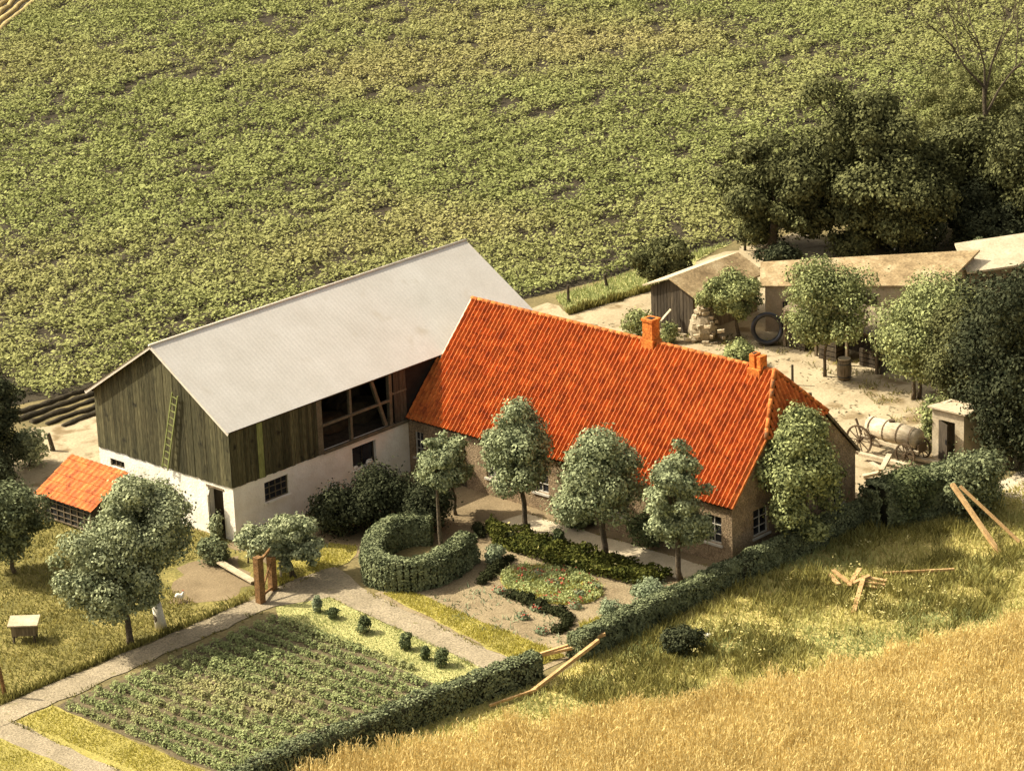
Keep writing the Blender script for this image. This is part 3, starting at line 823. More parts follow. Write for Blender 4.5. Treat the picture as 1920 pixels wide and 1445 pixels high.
# ------------------------------------------------------------------ sheds round the back yard
ls = thing('timber_shed', 'low dark timber shed with pale roof at the left end of yard', 'shed', (31.4, 3.3, 0))
b = MB()
r2 = random.Random(4)
y = 2.05
while y < 4.55:
    e = y + .2
    zt = lambda q: 2.62 - abs(q - 3.3) * .42
    b.prism([(31.3 - r2.uniform(0, .02), y, 0), (31.3, e - .01, 0), (31.3, e - .01, zt(e)), (31.3 - r2.uniform(0, .02), y, zt(y))], (.05, 0, 0))
    y = e
b.build('boarded_wall', M['darkwood'], ls)
b = MB(); b.box(31.35, 36.2, 2.06, 2.14, 0, 2.05); b.box(31.35, 36.2, 4.46, 4.54, 0, 2.05); b.box(36.15, 36.2, 2.14, 4.46, 0, 2.1); b.build('side_wall', M['greywood'], ls)
b = MB()
b.prism([(31.05, 3.3, 2.68), (31.05, 1.6, 1.93), (36.3, 1.6, 1.93), (36.3, 3.3, 2.68)], (0, 0, .07))
b.build('near_slope', M['felt'], ls)
b = MB(); b.prism([(31.05, 3.305, 2.68), (36.3, 3.305, 2.68), (36.3, 4.95, 2.05), (31.05, 4.95, 2.05)], (0, 0, .07)); b.build('far_slope', M['paleroof'], ls)

lg = thing('long_shed', 'long low shed with mossy brown roof and pale plaster wall behind trees', 'shed', (36, -3, 0))
A_, B_, C_, D_ = (33.7, -.1, 2.2), (38.8, -7.1, 2.2), (42.4, -6.6, 3.0), (35.4, 1.2, 2.75)
rf = MB(); rf.prism([A_, B_, C_, D_], (0, 0, .1)); rf.build('mossy_roof', M['felt'], lg)
b = MB()
ins = lambda p, t=.25: np.array([p[0] + (37.6 - p[0]) * t * .2, p[1] + (-3.1 - p[1]) * t * .2])
pa, pb, pc, pd = ins(A_), ins(B_), ins(C_), ins(D_)
for p, q, za, zb in ((pa, pb, 2.2, 2.2), (pb, pc, 2.2, 3.0), (pc, pd, 3.0, 2.75), (pd, pa, 2.75, 2.2)):
    n_ = np.array([-(q - p)[1], (q - p)[0]]) / np.linalg.norm(q - p) * .1
    b.prism([(p[0], p[1], 0), (q[0], q[1], 0), (q[0], q[1], zb - .01), (p[0], p[1], za - .01)], (n_[0], n_[1], 0))
b.build('plaster_wall', M['plaster'], lg)
nv = np.array([-(pb - pa)[1], (pb - pa)[0]]) / np.linalg.norm(pb - pa)
for t0, t1 in ((.24, .36), (.55, .64), (.80, .90)):
    p, q = pa + (pb - pa) * t0 - nv * .02, pa + (pb - pa) * t1 - nv * .02
    k = MB(); k.prism([(p[0], p[1], 0), (q[0], q[1], 0), (q[0], q[1], 1.85), (p[0], p[1], 1.85)], (nv[0] * .015, nv[1] * .015, 0)); k.build('door', M['darkwood'], lg)
for t0, t1, z0, z1 in ((.10, .17, 1.0, 1.5), (.44, .50, 1.1, 1.6)):
    p, q = pa + (pb - pa) * t0 - nv * .02, pa + (pb - pa) * t1 - nv * .02
    k = MB(); k.prism([(p[0], p[1], z0), (q[0], q[1], z0), (q[0], q[1], z1), (p[0], p[1], z1)], (nv[0] * .015, nv[1] * .015, 0)); k.build('window', M['glass'], lg)

lt = thing('open_shelter', 'dark open shelter on posts under the yard trees', 'shelter', (33, -4.5, 0))
b = MB(); b.prism([(32.7, -2.2, 1.75), (31.8, -8.4, 1.75), (34.6, -9.0, 2.0), (35.0, -2.0, 2.0)], (0, 0, .08)); b.build('roof', M['greywood'], lt)
b = MB(); b.prism([(34.2, -2.0, 0), (33.9, -8.6, 0), (33.9, -8.6, 1.9), (34.2, -2.0, 1.9)], (.08, 0, 0)); b.build('back_wall', M['darkwood'], lt)
b = MB(); b.box(32.0, 34, -8.4, -8.3, 0, 1.7); b.build('end_wall', M['darkwood'], lt)
for x, y in ((32.65, -2.4), (32.4, -4.4), (32.1, -6.4), (31.95, -8.2)):
    k = MB(); k.box(x - .06, x + .06, y - .06, y + .06, 0, 1.76); k.build('post', M['greywood'], lt)
for i, (x, y, h) in enumerate(((33.0, -3.1, .75), (32.6, -5.2, .9), (32.9, -7.3, .8))):
    k = MB()
    for z in range(4): k.box(x - .4, x + .4, y - .5, y + .5, z * h / 4 + .02 * z, (z + 1) * h / 4 + .02 * z - .03)
    for dx, dy in ((-.37, -.47), (.37, -.47), (-.37, .47), (.37, .47)): k.box(x + dx - .02, x + dx + .02, y + dy - .02, y + dy + .02, 0, h + .03)
    tag(k.build('slatted_crate', M['darkwood'], origin=(x, y, 0)), ['slatted crate in the left bay of the dark open shelter', 'slatted crate in the middle bay of the dark open shelter', 'slatted crate in the right bay of the dark open shelter'][i], 'crate', 'crates in the open shelter')

pb_ = thing('pale_shed', 'shed with pale sunlit roof cut by the right photo edge', 'shed', (44, -7.5, 0))
b = MB(); b.prism([(40.9, -6.9, 2.3), (45.9, -9.6, 2.3), (47.8, -7.6, 3.0), (42.6, -5.0, 3.0)], (0, 0, .1)); b.build('roof', M['paleroof'], pb_)
b = MB()
for p, q, z0_, z1_ in (((41.2, -6.8), (45.7, -9.25), 2.28, 2.28), ((45.7, -9.25), (47.4, -7.6), 2.28, 2.9), ((47.4, -7.6), (42.7, -5.2), 2.9, 2.9), ((42.7, -5.2), (41.2, -6.8), 2.9, 2.28)):
    d2 = np.array([-(q[1] - p[1]), q[0] - p[0]]); d2 = d2 / np.linalg.norm(d2) * .1
    b.prism([(p[0], p[1], 0), (q[0], q[1], 0), (q[0], q[1], z1_), (p[0], p[1], z0_)], (d2[0], d2[1], 0))
b.build('wall', M['greywood'], pb_)

# outhouse
oh = thing('outhouse', 'small pale outhouse with open dark door beside the hedge', 'outhouse', (25.2, -17.2, 0))
b = MB()
wall(b, 'x', 24.6, 24.7, -18.05, -16.45, 0, 2.2, [(-17.6, -16.85, 0, 1.75)])
wall(b, 'y', -18.05, -17.95, 24.7, 25.95, 0, 2.2); wall(b, 'y', -16.55, -16.45, 24.7, 25.95, 0, 2.2); wall(b, 'x', 25.85, 25.95, -17.95, -16.55, 0, 2.2)
b.build('wall', M['paleplank'], oh)
b = MB(); b.prism([(24.45, -18.2, 2.22), (26.1, -18.2, 2.05), (26.1, -16.3, 2.05), (24.45, -16.3, 2.22)], (0, 0, .07)); b.build('roof', M['paleroof'], oh)
b = MB(); b.prism([(24.58, -16.83, 0.05), (24.2, -17.52, 0.05), (24.2, -17.52, 1.75), (24.58, -16.83, 1.75)], (-.03, .02, 0)); d_ = b.build('door', M['darkwood'], oh)
h = MB(); h.box(24.15, 24.19, -17.5, -17.42, .9, 1.1); h.build('handle', M['iron'], d_)

# iron hoop, rubble stack, barrel
k = MB()
for r0, yy in ((0.72, 0),):
    n = 36
    vs, fs = [], []
    prof = [(.72, -.26), (.77, -.2), (.77, .2), (.72, .26), (.56, .2), (.56, -.2)]
    ax = np.array([-.75, -.62, .25]); ax /= np.linalg.norm(ax)
    e1_ = np.cross(ax, (0, 0, 1)); e1_ /= np.linalg.norm(e1_); e2_ = np.cross(e1_, ax)
    for i in range(n):
        t = 2 * math.pi * i / n
        for (q, a) in prof: vs.append(np.array([32.45, -1.5, .78]) + ax * a + (e1_ * math.cos(t) + e2_ * math.sin(t)) * q)
    P_ = len(prof)
    for i in range(n):
        for j in range(P_): fs.append((i * P_ + j, i * P_ + (j + 1) % P_, ((i + 1) % n) * P_ + (j + 1) % P_, ((i + 1) % n) * P_ + j))
    k.add(vs, fs)
tag(k.build('iron_hoop', M['iron'], smooth=True, origin=(32.45, -1.5, 0)), 'big glossy black iron hoop standing upright by the shed', 'hoop')
k = MB(); r3 = random.Random(8)
for i in range(150):
    z = r3.uniform(0, 1.7)
    sp = (1.9 - z) * .42
    x, y = 31.2 + r3.gauss(0, sp * .55), 1.4 + r3.gauss(0, sp * .75)
    a = r3.uniform(0, 3.1)
    dx, dy = math.cos(a) * .16, math.sin(a) * .16
    k.beam((x - dx, y - dy, z), (x + dx, y + dy, z + r3.uniform(-.05, .05)), .15, .13)
k.blob((31.2, 1.4, .5), (.55, .75, 1.0), 9)
tag(k.build('brick_heap', M['rubble'], origin=(31.2, 1.4, 0)), 'tall heap of old bricks and stones in front of the timber shed', 'heap')
bp = G(1583, 712)
br = thing('barrel', 'standing wooden barrel with pale lid in the yard', 'barrel', tuple(bp))
k = MB(); k.tube([bp + (0, 0, z) for z in (0.02, .25, .5, .75, 1.0)], [.27, .32, .335, .32, .27], 16); k.build('body', M['greywood'], br, smooth=True)
k = MB(); k.tube([bp + (0, 0, 1.0), bp + (0, 0, 1.04)], [.29, .29], 16); k.build('lid', M['paleplank'], br)
for z, r_ in ((.2, .318), (.8, .318)):
    k = MB(); k.tube([bp + (0, 0, z - .03), bp + (0, 0, z + .03)], [r_, r_], 16, caps=False); k.build('hoop', M['iron'], br)

# water cart: tank along -y at x = 23.4
ct = thing('tank_cart', 'horse drawn water cart with pale round tank and spoked wheels', 'cart', (23.5, -15.2, 0))
k = MB()
k.tube([(23.6, -13.95, 1.15), (23.6, -13.9, 1.15)], [.30, .40], 18)
k.tube([(23.6, -13.95, 1.15), (23.6, -15.2, 1.12), (23.6, -16.45, 1.09)], [.42, .46, .42], 18)
tk_ = k.build('tank', M['tank'], ct, smooth=True)
for yb in (-14.15, -14.9, -15.6, -16.25):
    k = MB(); k.tube([(23.6, yb - .03, 1.13), (23.6, yb + .03, 1.13)], [.462, .462], 18, caps=False); k.build('hoop', M['cartwood'], tk_)
k = MB(); k.tube([(23.6, -15.1, 1.52), (23.6, -15.1, 1.66)], [.13, .13], 10); k.build('filler_cap', M['cartwood'], tk_)
for x in (23.25, 23.95):
    k = MB(); k.beam((x, -13.5, .72), (x, -16.7, .62), .1, .14); k.build('chassis_beam', M['paleplank'], ct)
for yb in (-14.3, -16.1):
    k = MB(); k.box(23.15, 24.05, yb - .08, yb + .08, .74, .84); k.build('cradle', M['cartwood'], ct)
k = MB(); k.beam((23.3, -13.75, .75), (23.3, -13.45, 1.45), .07, .07); k.build('brake_lever', M['cartwood'], ct)


def wheel(c, r, name='wheel'):
    w_ = MB(); n = 24; vs = []; fs = []
    prof = [(r, -.04), (r, .04), (r - .07, .035), (r - .07, -.035)]
    for i in range(n):
        t = 2 * math.pi * i / n
        for q, a in prof: vs.append((c[0] + a, c[1] + math.cos(t) * q, c[2] + math.sin(t) * q))
    for i in range(n):
        for j in range(4): fs.append((i * 4 + j, i * 4 + (j + 1) % 4, ((i + 1) % n) * 4 + (j + 1) % 4, ((i + 1) % n) * 4 + j))
    w_.add(vs, fs)
    o = w_.build(name, M['cartwood'], ct)
    s_ = MB()
    for i in range(10):
        t = 2 * math.pi * i / 10
        s_.beam((c[0], c[1] + math.cos(t) * .06, c[2] + math.sin(t) * .06), (c[0], c[1] + math.cos(t) * (r - .06), c[2] + math.sin(t) * (r - .06)), .035, .035, up=(1, 0, 0))
    s_.build('spokes', M['cartwood'], o)
    h_ = MB(); h_.tube([(c[0] - .12, c[1], c[2]), (c[0] + .1, c[1], c[2])], [.07, .1], 10); h_.build('hub', M['cartwood'], o)


for x in (22.98, 24.22): wheel((x, -13.85, .66), .66)
for x in (23.02, 24.18): wheel((x, -16.2, .5), .5)
for yb, z in ((-13.85, .66), (-16.2, .5)):
    k = MB(); k.box(22.95, 24.25, yb - .05, yb + .05, z - .05, z + .05); k.build('axle', M['cartwood'], ct)
k = MB(); k.box(23.3, 23.9, -16.68, -16.6, .55, .95); k.build('tail_board', M['cartwood'], ct)

# ------------------------------------------------------------------ trees and shrubs
def px_frame(u, v):
    p = G(u, v)
    return p, FPX / ((p - CAM) @ FW)


def crown_from_box(base, s, ub, vb, box):
    u0, v0, u1, v1 = box
    cp, sp = math.cos(PITCH), math.sin(PITCH)
    rx = (u1 - u0) / 2 / s
    hh = (v1 - v0) / 2 / s
    rz = math.sqrt(max((hh ** 2 - (rx * .8 * sp) ** 2), (hh * .5) ** 2)) / cp
    c = base + np.array([RT[0], RT[1], 0]) * ((u0 + u1) / 2 - ub) / s
    c = c + np.array([0, 0, (vb - (v0 + v1) / 2) / s / cp])
    return c, rx, rz


def crown_blobs(c, rx, rz, k, rng, shape='oval', bs=(0.30, 0.5)):
    """leaf clumps spread through an uneven crown: a few lobes reach further out than the rest"""
    B = []
    lobes = rng.normal(size=(7, 3)); lobes /= np.linalg.norm(lobes, axis=1, keepdims=True)
    reach = rng.uniform(.2, .42, 7)
    for i in range(k):
        d = rng.normal(size=3); d /= np.linalg.norm(d)
        t = rng.uniform(0.10, 1.0) ** 0.38
        f = .74 + (reach * np.clip(lobes @ d, 0, 1) ** 5).max()
        r = rng.uniform(*bs) * min(rx, rz)
        q = d * t * f * np.array([max(.05, rx - r * .6), max(.05, rx - r * .6), max(.05, rz - r * .6)])
        if shape == 'cone':
            g_ = 1.05 - 0.72 * np.clip((q[2] / rz + .25) / 1.25, 0, 1); q[0] *= g_; q[1] *= g_; r *= (0.6 + 0.4 * g_)
        if shape == 'dome' and q[2] < 0: q[0] *= 1.1; q[1] *= 1.1
        B.append((*(c + q), r * rng.uniform(.9, 1.2), r * rng.uniform(.9, 1.2), r * rng.uniform(.65, .95)))
    return B


def tree(name, label, cat, base, box, leaf='lime', size=0.14, n=5000, k=26, tr=0.09, shape='oval', group=None, seed=1, lean=(0, 0), white=0, bs=(0.30, 0.5), stems=1, limbs=6, spread=.16):
    rng = np.random.default_rng(seed)
    ub, vb = base
    p, s = px_frame(ub, vb)
    c, rx, rz = crown_from_box(p, s, ub, vb, box)
    rx *= 1.10; rz *= 1.06
    n, size, k = int(n * 2.9), size * .60, int(k * 2.1)
    bs = (bs[0] * .50, bs[1] * .70)
    t = thing(name, label, cat, tuple(p), group)
    B = crown_blobs(c, rx, rz, k, rng, shape, bs)
    tk = MB()
    top = c + np.array([0, 0, -rz * .1])
    for st in range(stems):
        b0 = p + np.array([rng.normal(0, .12), rng.normal(0, .12), 0]) * (stems > 1)
        pts = [b0 + (top - b0) * f + np.array([rng.normal(0, .03), rng.normal(0, .03), 0]) * (0 < f < 1) * max(1, rz) for f in (0, .12, .35, .6, .8, 1.0)]
        pts[0][2] = -.05
        tk.tube(pts, [tr * 1.25, tr, tr * .9, tr * .75, tr * .5, tr * .25], 8)
        for i in range(limbs):
            q = np.array(B[rng.integers(len(B))][:3])
            f = rng.uniform(.45, .85)
            a = b0 + (top - b0) * f
            md = (a + q) / 2 + (0, 0, .1 * rz)
            tk.tube([a, md, q], [tr * .45, tr * .3, tr * .12], 5)
    tk.build('trunk', M['bark'], t, smooth=True)
    if white:
        wm = MB()
        pts = [p + (top - p) * f for f in (0, white / 2, white)]
        pts = [p + (top - p) * 0.0 + (0, 0, .01)] + pts[1:]
        wm.tube(pts, [tr * 1.5, tr * 1.3, tr * 1.2], 10)
        wm.build('limewashed_foot', M['limewash'], t, smooth=True)
    V = blob_leaves(B, n, size, rng, spread=spread, zmin=.1)
    quads_object('crown', V, LEAF[leaf], t)
    return t, c, rx, rz, B


def shrub(name, label, cat, box, leaf='bush', size=0.1, n=1500, k=10, group=None, seed=1, flowers=0, depth=None, bs=(0.35, 0.6), base=None, stems=True):
    rng = np.random.default_rng(seed)
    u0, v0, u1, v1 = box
    ub, vb = base or ((u0 + u1) / 2, v1 - (v1 - v0) * .12)
    p, s = px_frame(ub, vb)
    rx = (u1 - u0) / 2 / s * 1.06
    n, size, k = int(n * 2.0), size * .74, int(k * 1.6)
    bs = (bs[0] * .7, bs[1] * .85)
    ztop = max(.15, (vb - v0) / s / math.cos(PITCH) - rx * .25 * math.tan(PITCH))
    c = p + np.array([RT[0], RT[1], 0]) * ((u0 + u1) / 2 - ub) / s + np.array([0, 0, ztop * .52])
    B = crown_blobs(c, rx, ztop * .55, k, rng, 'dome', bs)
    B.append((c[0], c[1], ztop * .4, rx * .7, rx * .7, ztop * .5))
    V = blob_leaves(B, n, size, rng, zmin=.02)
    ex = MB()
    if stems:
        for i in range(4):
            q = np.array(B[rng.integers(len(B))][:3])
            ex.tube([p + (rng.normal(0, .06), rng.normal(0, .06), -.03), q], [.03, .01], 5, mi=1)
    mats = [LEAF[leaf], M['bark']]
    mi = np.zeros(len(V), int)
    t = thing(name, label, cat, tuple(p), group) if flowers else None
    if flowers:
        o = quads_object('foliage', V, mats, t, mi=mi, extra=ex)
        Fq = blob_leaves(B, flowers, .11, rng, aspect=1.0, spread=.03, upward=.8, zmin=.3)
        quads_object('blossom', np.concatenate([Fq, blob_leaves(B, flowers, .09, rng, aspect=1.0, spread=.03, upward=.2, zmin=.3)]), LEAF['blossom'], t)
        return t
    o = quads_object(name, V, mats, None, mi=mi, origin=p, extra=ex)
    return tag(o, label, cat, group)


LG = 'lime trees planted along the farmhouse front'
tree('lime_tree', 'smallest lime tree, in front of the dark corner where barn meets house', 'tree', (855, 965), (800, 802, 892, 930), n=4200, k=22, tr=.07, shape='oval', group=LG, seed=21)
tree('lime_tree', 'lime tree on a thin dark trunk rising from the horseshoe hedge', 'tree', (829, 1062), (783, 815, 868, 925), n=2600, k=16, tr=.09, group=LG, seed=22)
tree('lime_tree', 'lime tree at the start of pale paved walk, crown against orange roof', 'tree', (992, 996), (888, 730, 1052, 932), n=7500, k=34, tr=.11, shape='cone', group=LG, seed=23)
tree('lime_tree', 'broad lime tree in the dark border bed, third from right along the house', 'tree', (1135, 1042), (1036, 777, 1226, 985), n=8500, k=36, tr=.12, shape='cone', group=LG, seed=24)
tree('lime_tree', 'egg shaped lime tree near the hedge, before the right end of roof', 'tree', (1277, 1090), (1198, 822, 1346, 1045), n=7500, k=32, tr=.11, shape='cone', group=LG, seed=25)
tree('gable_tree', 'tall pointed bushy tree hiding the farmhouse gable', 'tree', (1498, 1028), (1405, 735, 1598, 1010), leaf='yard', n=11000, k=40, tr=.11, shape='cone', seed=26, size=.15)

tree('apple_tree', 'left half of the orchard pair, wide drooping crown over a brown trunk', 'tree', (245, 1207), (122, 965, 330, 1172), leaf='orchard', n=10500, k=40, tr=.13, group='orchard trees', seed=31, bs=(.26, .42))
tree('apple_tree', 'large orchard tree with a whitewashed leaning trunk', 'tree', (303, 1178), (178, 868, 378, 1088), leaf='orchard', n=11500, k=46, tr=.155, group='orchard trees', seed=32, white=.26, bs=(.24, .4))
tree('apple_tree', 'shadowy orchard tree at the left photo edge beside the lean-to', 'tree', (30, 1075), (-85, 882, 105, 1055), leaf='hedge', n=7500, k=30, tr=.09, group='orchard trees', seed=33)
tree('plum_tree', 'small grey green tree behind the brown garden gate', 'tree', (546, 1080), (440, 955, 622, 1062), leaf='orchard', n=5200, k=26, tr=.05, stems=3, seed=34)
tree('dark_conifer', 'dark tree at the left edge in front of the field', 'tree', (10, 885), (-85, 672, 70, 880), leaf='deep', n=8000, k=26, tr=.12, shape='cone', seed=35)
shrub('shrub', 'pale green shrub at the foot of the dark left tree', 'shrub', (18, 795, 98, 885), 'orchard', .11, 1800, seed=36)
shrub('shrub', 'low shrub below the open white stable door', 'shrub', (368, 1000, 440, 1062), 'hedge', .10, 1700, seed=37)
shrub('shrub', 'climbing shrub tied to a stake beside the stable door', 'shrub', (388, 955, 424, 1018), 'orchard', .10, 500, k=6, seed=38)
LS = 'dark shrubs against the whitewashed barn wall'
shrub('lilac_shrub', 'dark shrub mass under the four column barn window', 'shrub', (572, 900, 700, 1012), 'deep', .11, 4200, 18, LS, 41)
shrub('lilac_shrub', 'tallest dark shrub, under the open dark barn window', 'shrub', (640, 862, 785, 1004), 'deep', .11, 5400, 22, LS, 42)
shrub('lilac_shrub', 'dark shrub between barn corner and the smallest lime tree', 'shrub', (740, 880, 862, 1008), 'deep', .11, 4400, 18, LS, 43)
shrub('shrub', 'low dark shrub under the front house wall, right of brown court', 'shrub', (1170, 955, 1262, 1030), 'bush', .1, 1800, 10, None, 44)
shrub('shrub', 'shaded shrub under house wall between two lime trunks', 'shrub', (1040, 930, 1130, 992), 'bush', .1, 1600, 10, None, 45)

YG = 'trees in the back yard'
tree('yard_tree', 'leftmost yard tree, standing beside the brick heap', 'tree', (1385, 635), (1310, 498, 1446, 602), leaf='yard', n=4800, k=26, tr=.09, group=YG, seed=51)
tree('yard_tree', 'yard tree behind the barrel on a bare slim trunk', 'tree', (1547, 706), (1458, 480, 1642, 662), leaf='yard', n=7500, k=32, tr=.08, group=YG, seed=52)
tree('yard_tree', 'wide yellowish yard tree above the tank cart', 'tree', (1722, 748), (1622, 498, 1850, 735), leaf='yard', n=12500, k=40, tr=.10, group=YG, seed=53, stems=2)
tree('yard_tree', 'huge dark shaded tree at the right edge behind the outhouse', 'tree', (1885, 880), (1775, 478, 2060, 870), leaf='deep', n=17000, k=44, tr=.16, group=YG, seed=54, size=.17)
tree('field_edge_tree', 'small dark tree at the field edge above the timber shed', 'tree', (1240, 562), (1186, 440, 1302, 545), leaf='back', n=4200, k=24, tr=.08, seed=55, size=.15)
tree('slender_tree', 'slender upright tree between the mossy and pale shed roofs', 'tree', (1832, 540), (1808, 440, 1862, 530), leaf='hedge', n=1500, k=14, tr=.05, shape='cone', seed=56)
tree('yard_tree', 'shaded olive tree between the wide yard tree and the huge dark one', 'tree', (1800, 800), (1725, 545, 1905, 785), leaf='back', n=8500, k=36, tr=.1, group=YG, seed=66)
shrub('shrub', 'loose shrub behind the house ridge, left of first chimney', 'shrub', (1160, 575, 1238, 640), 'yard', .12, 1300, seed=57)
shrub('shrub', 'little shrub just right of the first chimney', 'shrub', (1236, 600, 1272, 648), 'yard', .1, 700, 7, seed=58)
shrub('shrub', 'rounded shrub behind the ridge beside the second chimney', 'shrub', (1346, 635, 1428, 695), 'yard', .12, 1500, seed=59)
shrub('shrub', 'leafy shrub on the left side of the outhouse', 'shrub', (1718, 742, 1778, 858), 'yard', .12, 1800, seed=60)
shrub('shrub', 'leafy shrub climbing the shaded right side of outhouse', 'shrub', (1822, 765, 1882, 860), 'yard', .12, 1600, seed=61)
shrub('elder_bush', 'tall dark elder with scattered white flower heads at right edge', 'elder', (1830, 700, 1990, 905), 'deep', .13, 5000, 20, None, 62, flowers=90)
shrub('elder_bush', 'dark round elder dotted with white flower heads behind the sheds', 'elder', (1636, 380, 1790, 482), 'deep', .15, 5000, 18, None, 63, flowers=110)

BG = 'big trees behind the sheds'
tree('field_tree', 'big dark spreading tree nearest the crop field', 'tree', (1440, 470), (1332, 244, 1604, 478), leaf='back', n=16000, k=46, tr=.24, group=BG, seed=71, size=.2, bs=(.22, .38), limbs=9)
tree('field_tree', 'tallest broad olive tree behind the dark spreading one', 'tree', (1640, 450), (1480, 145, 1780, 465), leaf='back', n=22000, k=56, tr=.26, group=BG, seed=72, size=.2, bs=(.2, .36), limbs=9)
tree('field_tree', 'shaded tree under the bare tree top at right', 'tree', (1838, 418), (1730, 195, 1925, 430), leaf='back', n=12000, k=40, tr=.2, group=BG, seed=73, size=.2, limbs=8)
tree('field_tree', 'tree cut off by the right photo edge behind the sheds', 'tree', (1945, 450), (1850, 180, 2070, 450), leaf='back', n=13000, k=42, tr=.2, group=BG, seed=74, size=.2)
tree('field_tree', 'thin pale leaved tree in front of the far field on the right', 'tree', (1760, 330), (1690, 95, 1960, 330), leaf='backlight', n=9000, k=60, tr=.08, group=BG, seed=75, size=.16, bs=(.14, .26), spread=.35)
shrub('shrub', 'black shaded bush between the timber shed and mossy roofs', 'shrub', (1422, 452, 1512, 515), 'deep', .14, 2400, 12, None, 76)
shrub('shrub', 'sunlit scrub below the tallest trees behind the mossy roof', 'shrub', (1540, 425, 1650, 485), 'back', .14, 2600, 14, None, 77)
tree('field_tree', 'low dark tree filling the gap above the white flowered elder', 'tree', (1690, 478), (1590, 290, 1790, 470), leaf='back', n=10000, k=40, tr=.16, group=BG, seed=79, size=.19)
shrub('shrub', 'dark thicket to the right of white flowered elder', 'shrub', (1770, 340, 1880, 470), 'deep', .15, 4200, 18, None, 64)
shrub('shrub', 'dark shrub at the left photo edge below the dark tree', 'shrub', (-50, 845, 45, 925), 'deep', .12, 2600, 12, None, 65)
shrub('shrub', 'tall dark weeds along the back of the pale shed', 'shrub', (1765, 385, 1960, 478), 'deep', .15, 5000, 22, None, 78)
# bare tree
p, s = px_frame(1845, 405)
bt = thing('bare_tree', 'leafless tree with bare forked branches above the right trees', 'tree', tuple(p))
rb = random.Random(77)
k = MB()
Hb = 375 / s / math.cos(PITCH)


def twig(a, d, L, r, depth):
    q = a + d * L
    k.tube([a, (a + q) / 2 + np.array([rb.gauss(0, .04), rb.gauss(0, .04), 0]) * L, q], [r, r * .75, r * .5], 5)
    if depth == 0: return
    for i in range(3 if depth > 1 else 4):
        nd = d + np.array([rb.gauss(0, .42), rb.gauss(0, .42), rb.gauss(.12, .15)]); nd /= np.linalg.norm(nd)
        twig(a + (q - a) * rb.uniform(.55, 1.0), nd, L * rb.uniform(.5, .72), r * .5, depth - 1)


k.tube([p - (0, 0, .1), p + (.1, 0, Hb * .35), p + (.0, .1, Hb * .62)], [.2, .15, .09], 8)
for d in ((.16, -.16, .9), (-.12, .1, 1.0), (.35, -.3, .75), (-.4, .35, .7)):
    d = np.array(d); d /= np.linalg.norm(d)
    twig(p + (.05, .05, Hb * rb.uniform(.45, .62)), d, Hb * .28, .075, 3)
k.build('branches', M['bark'], bt)


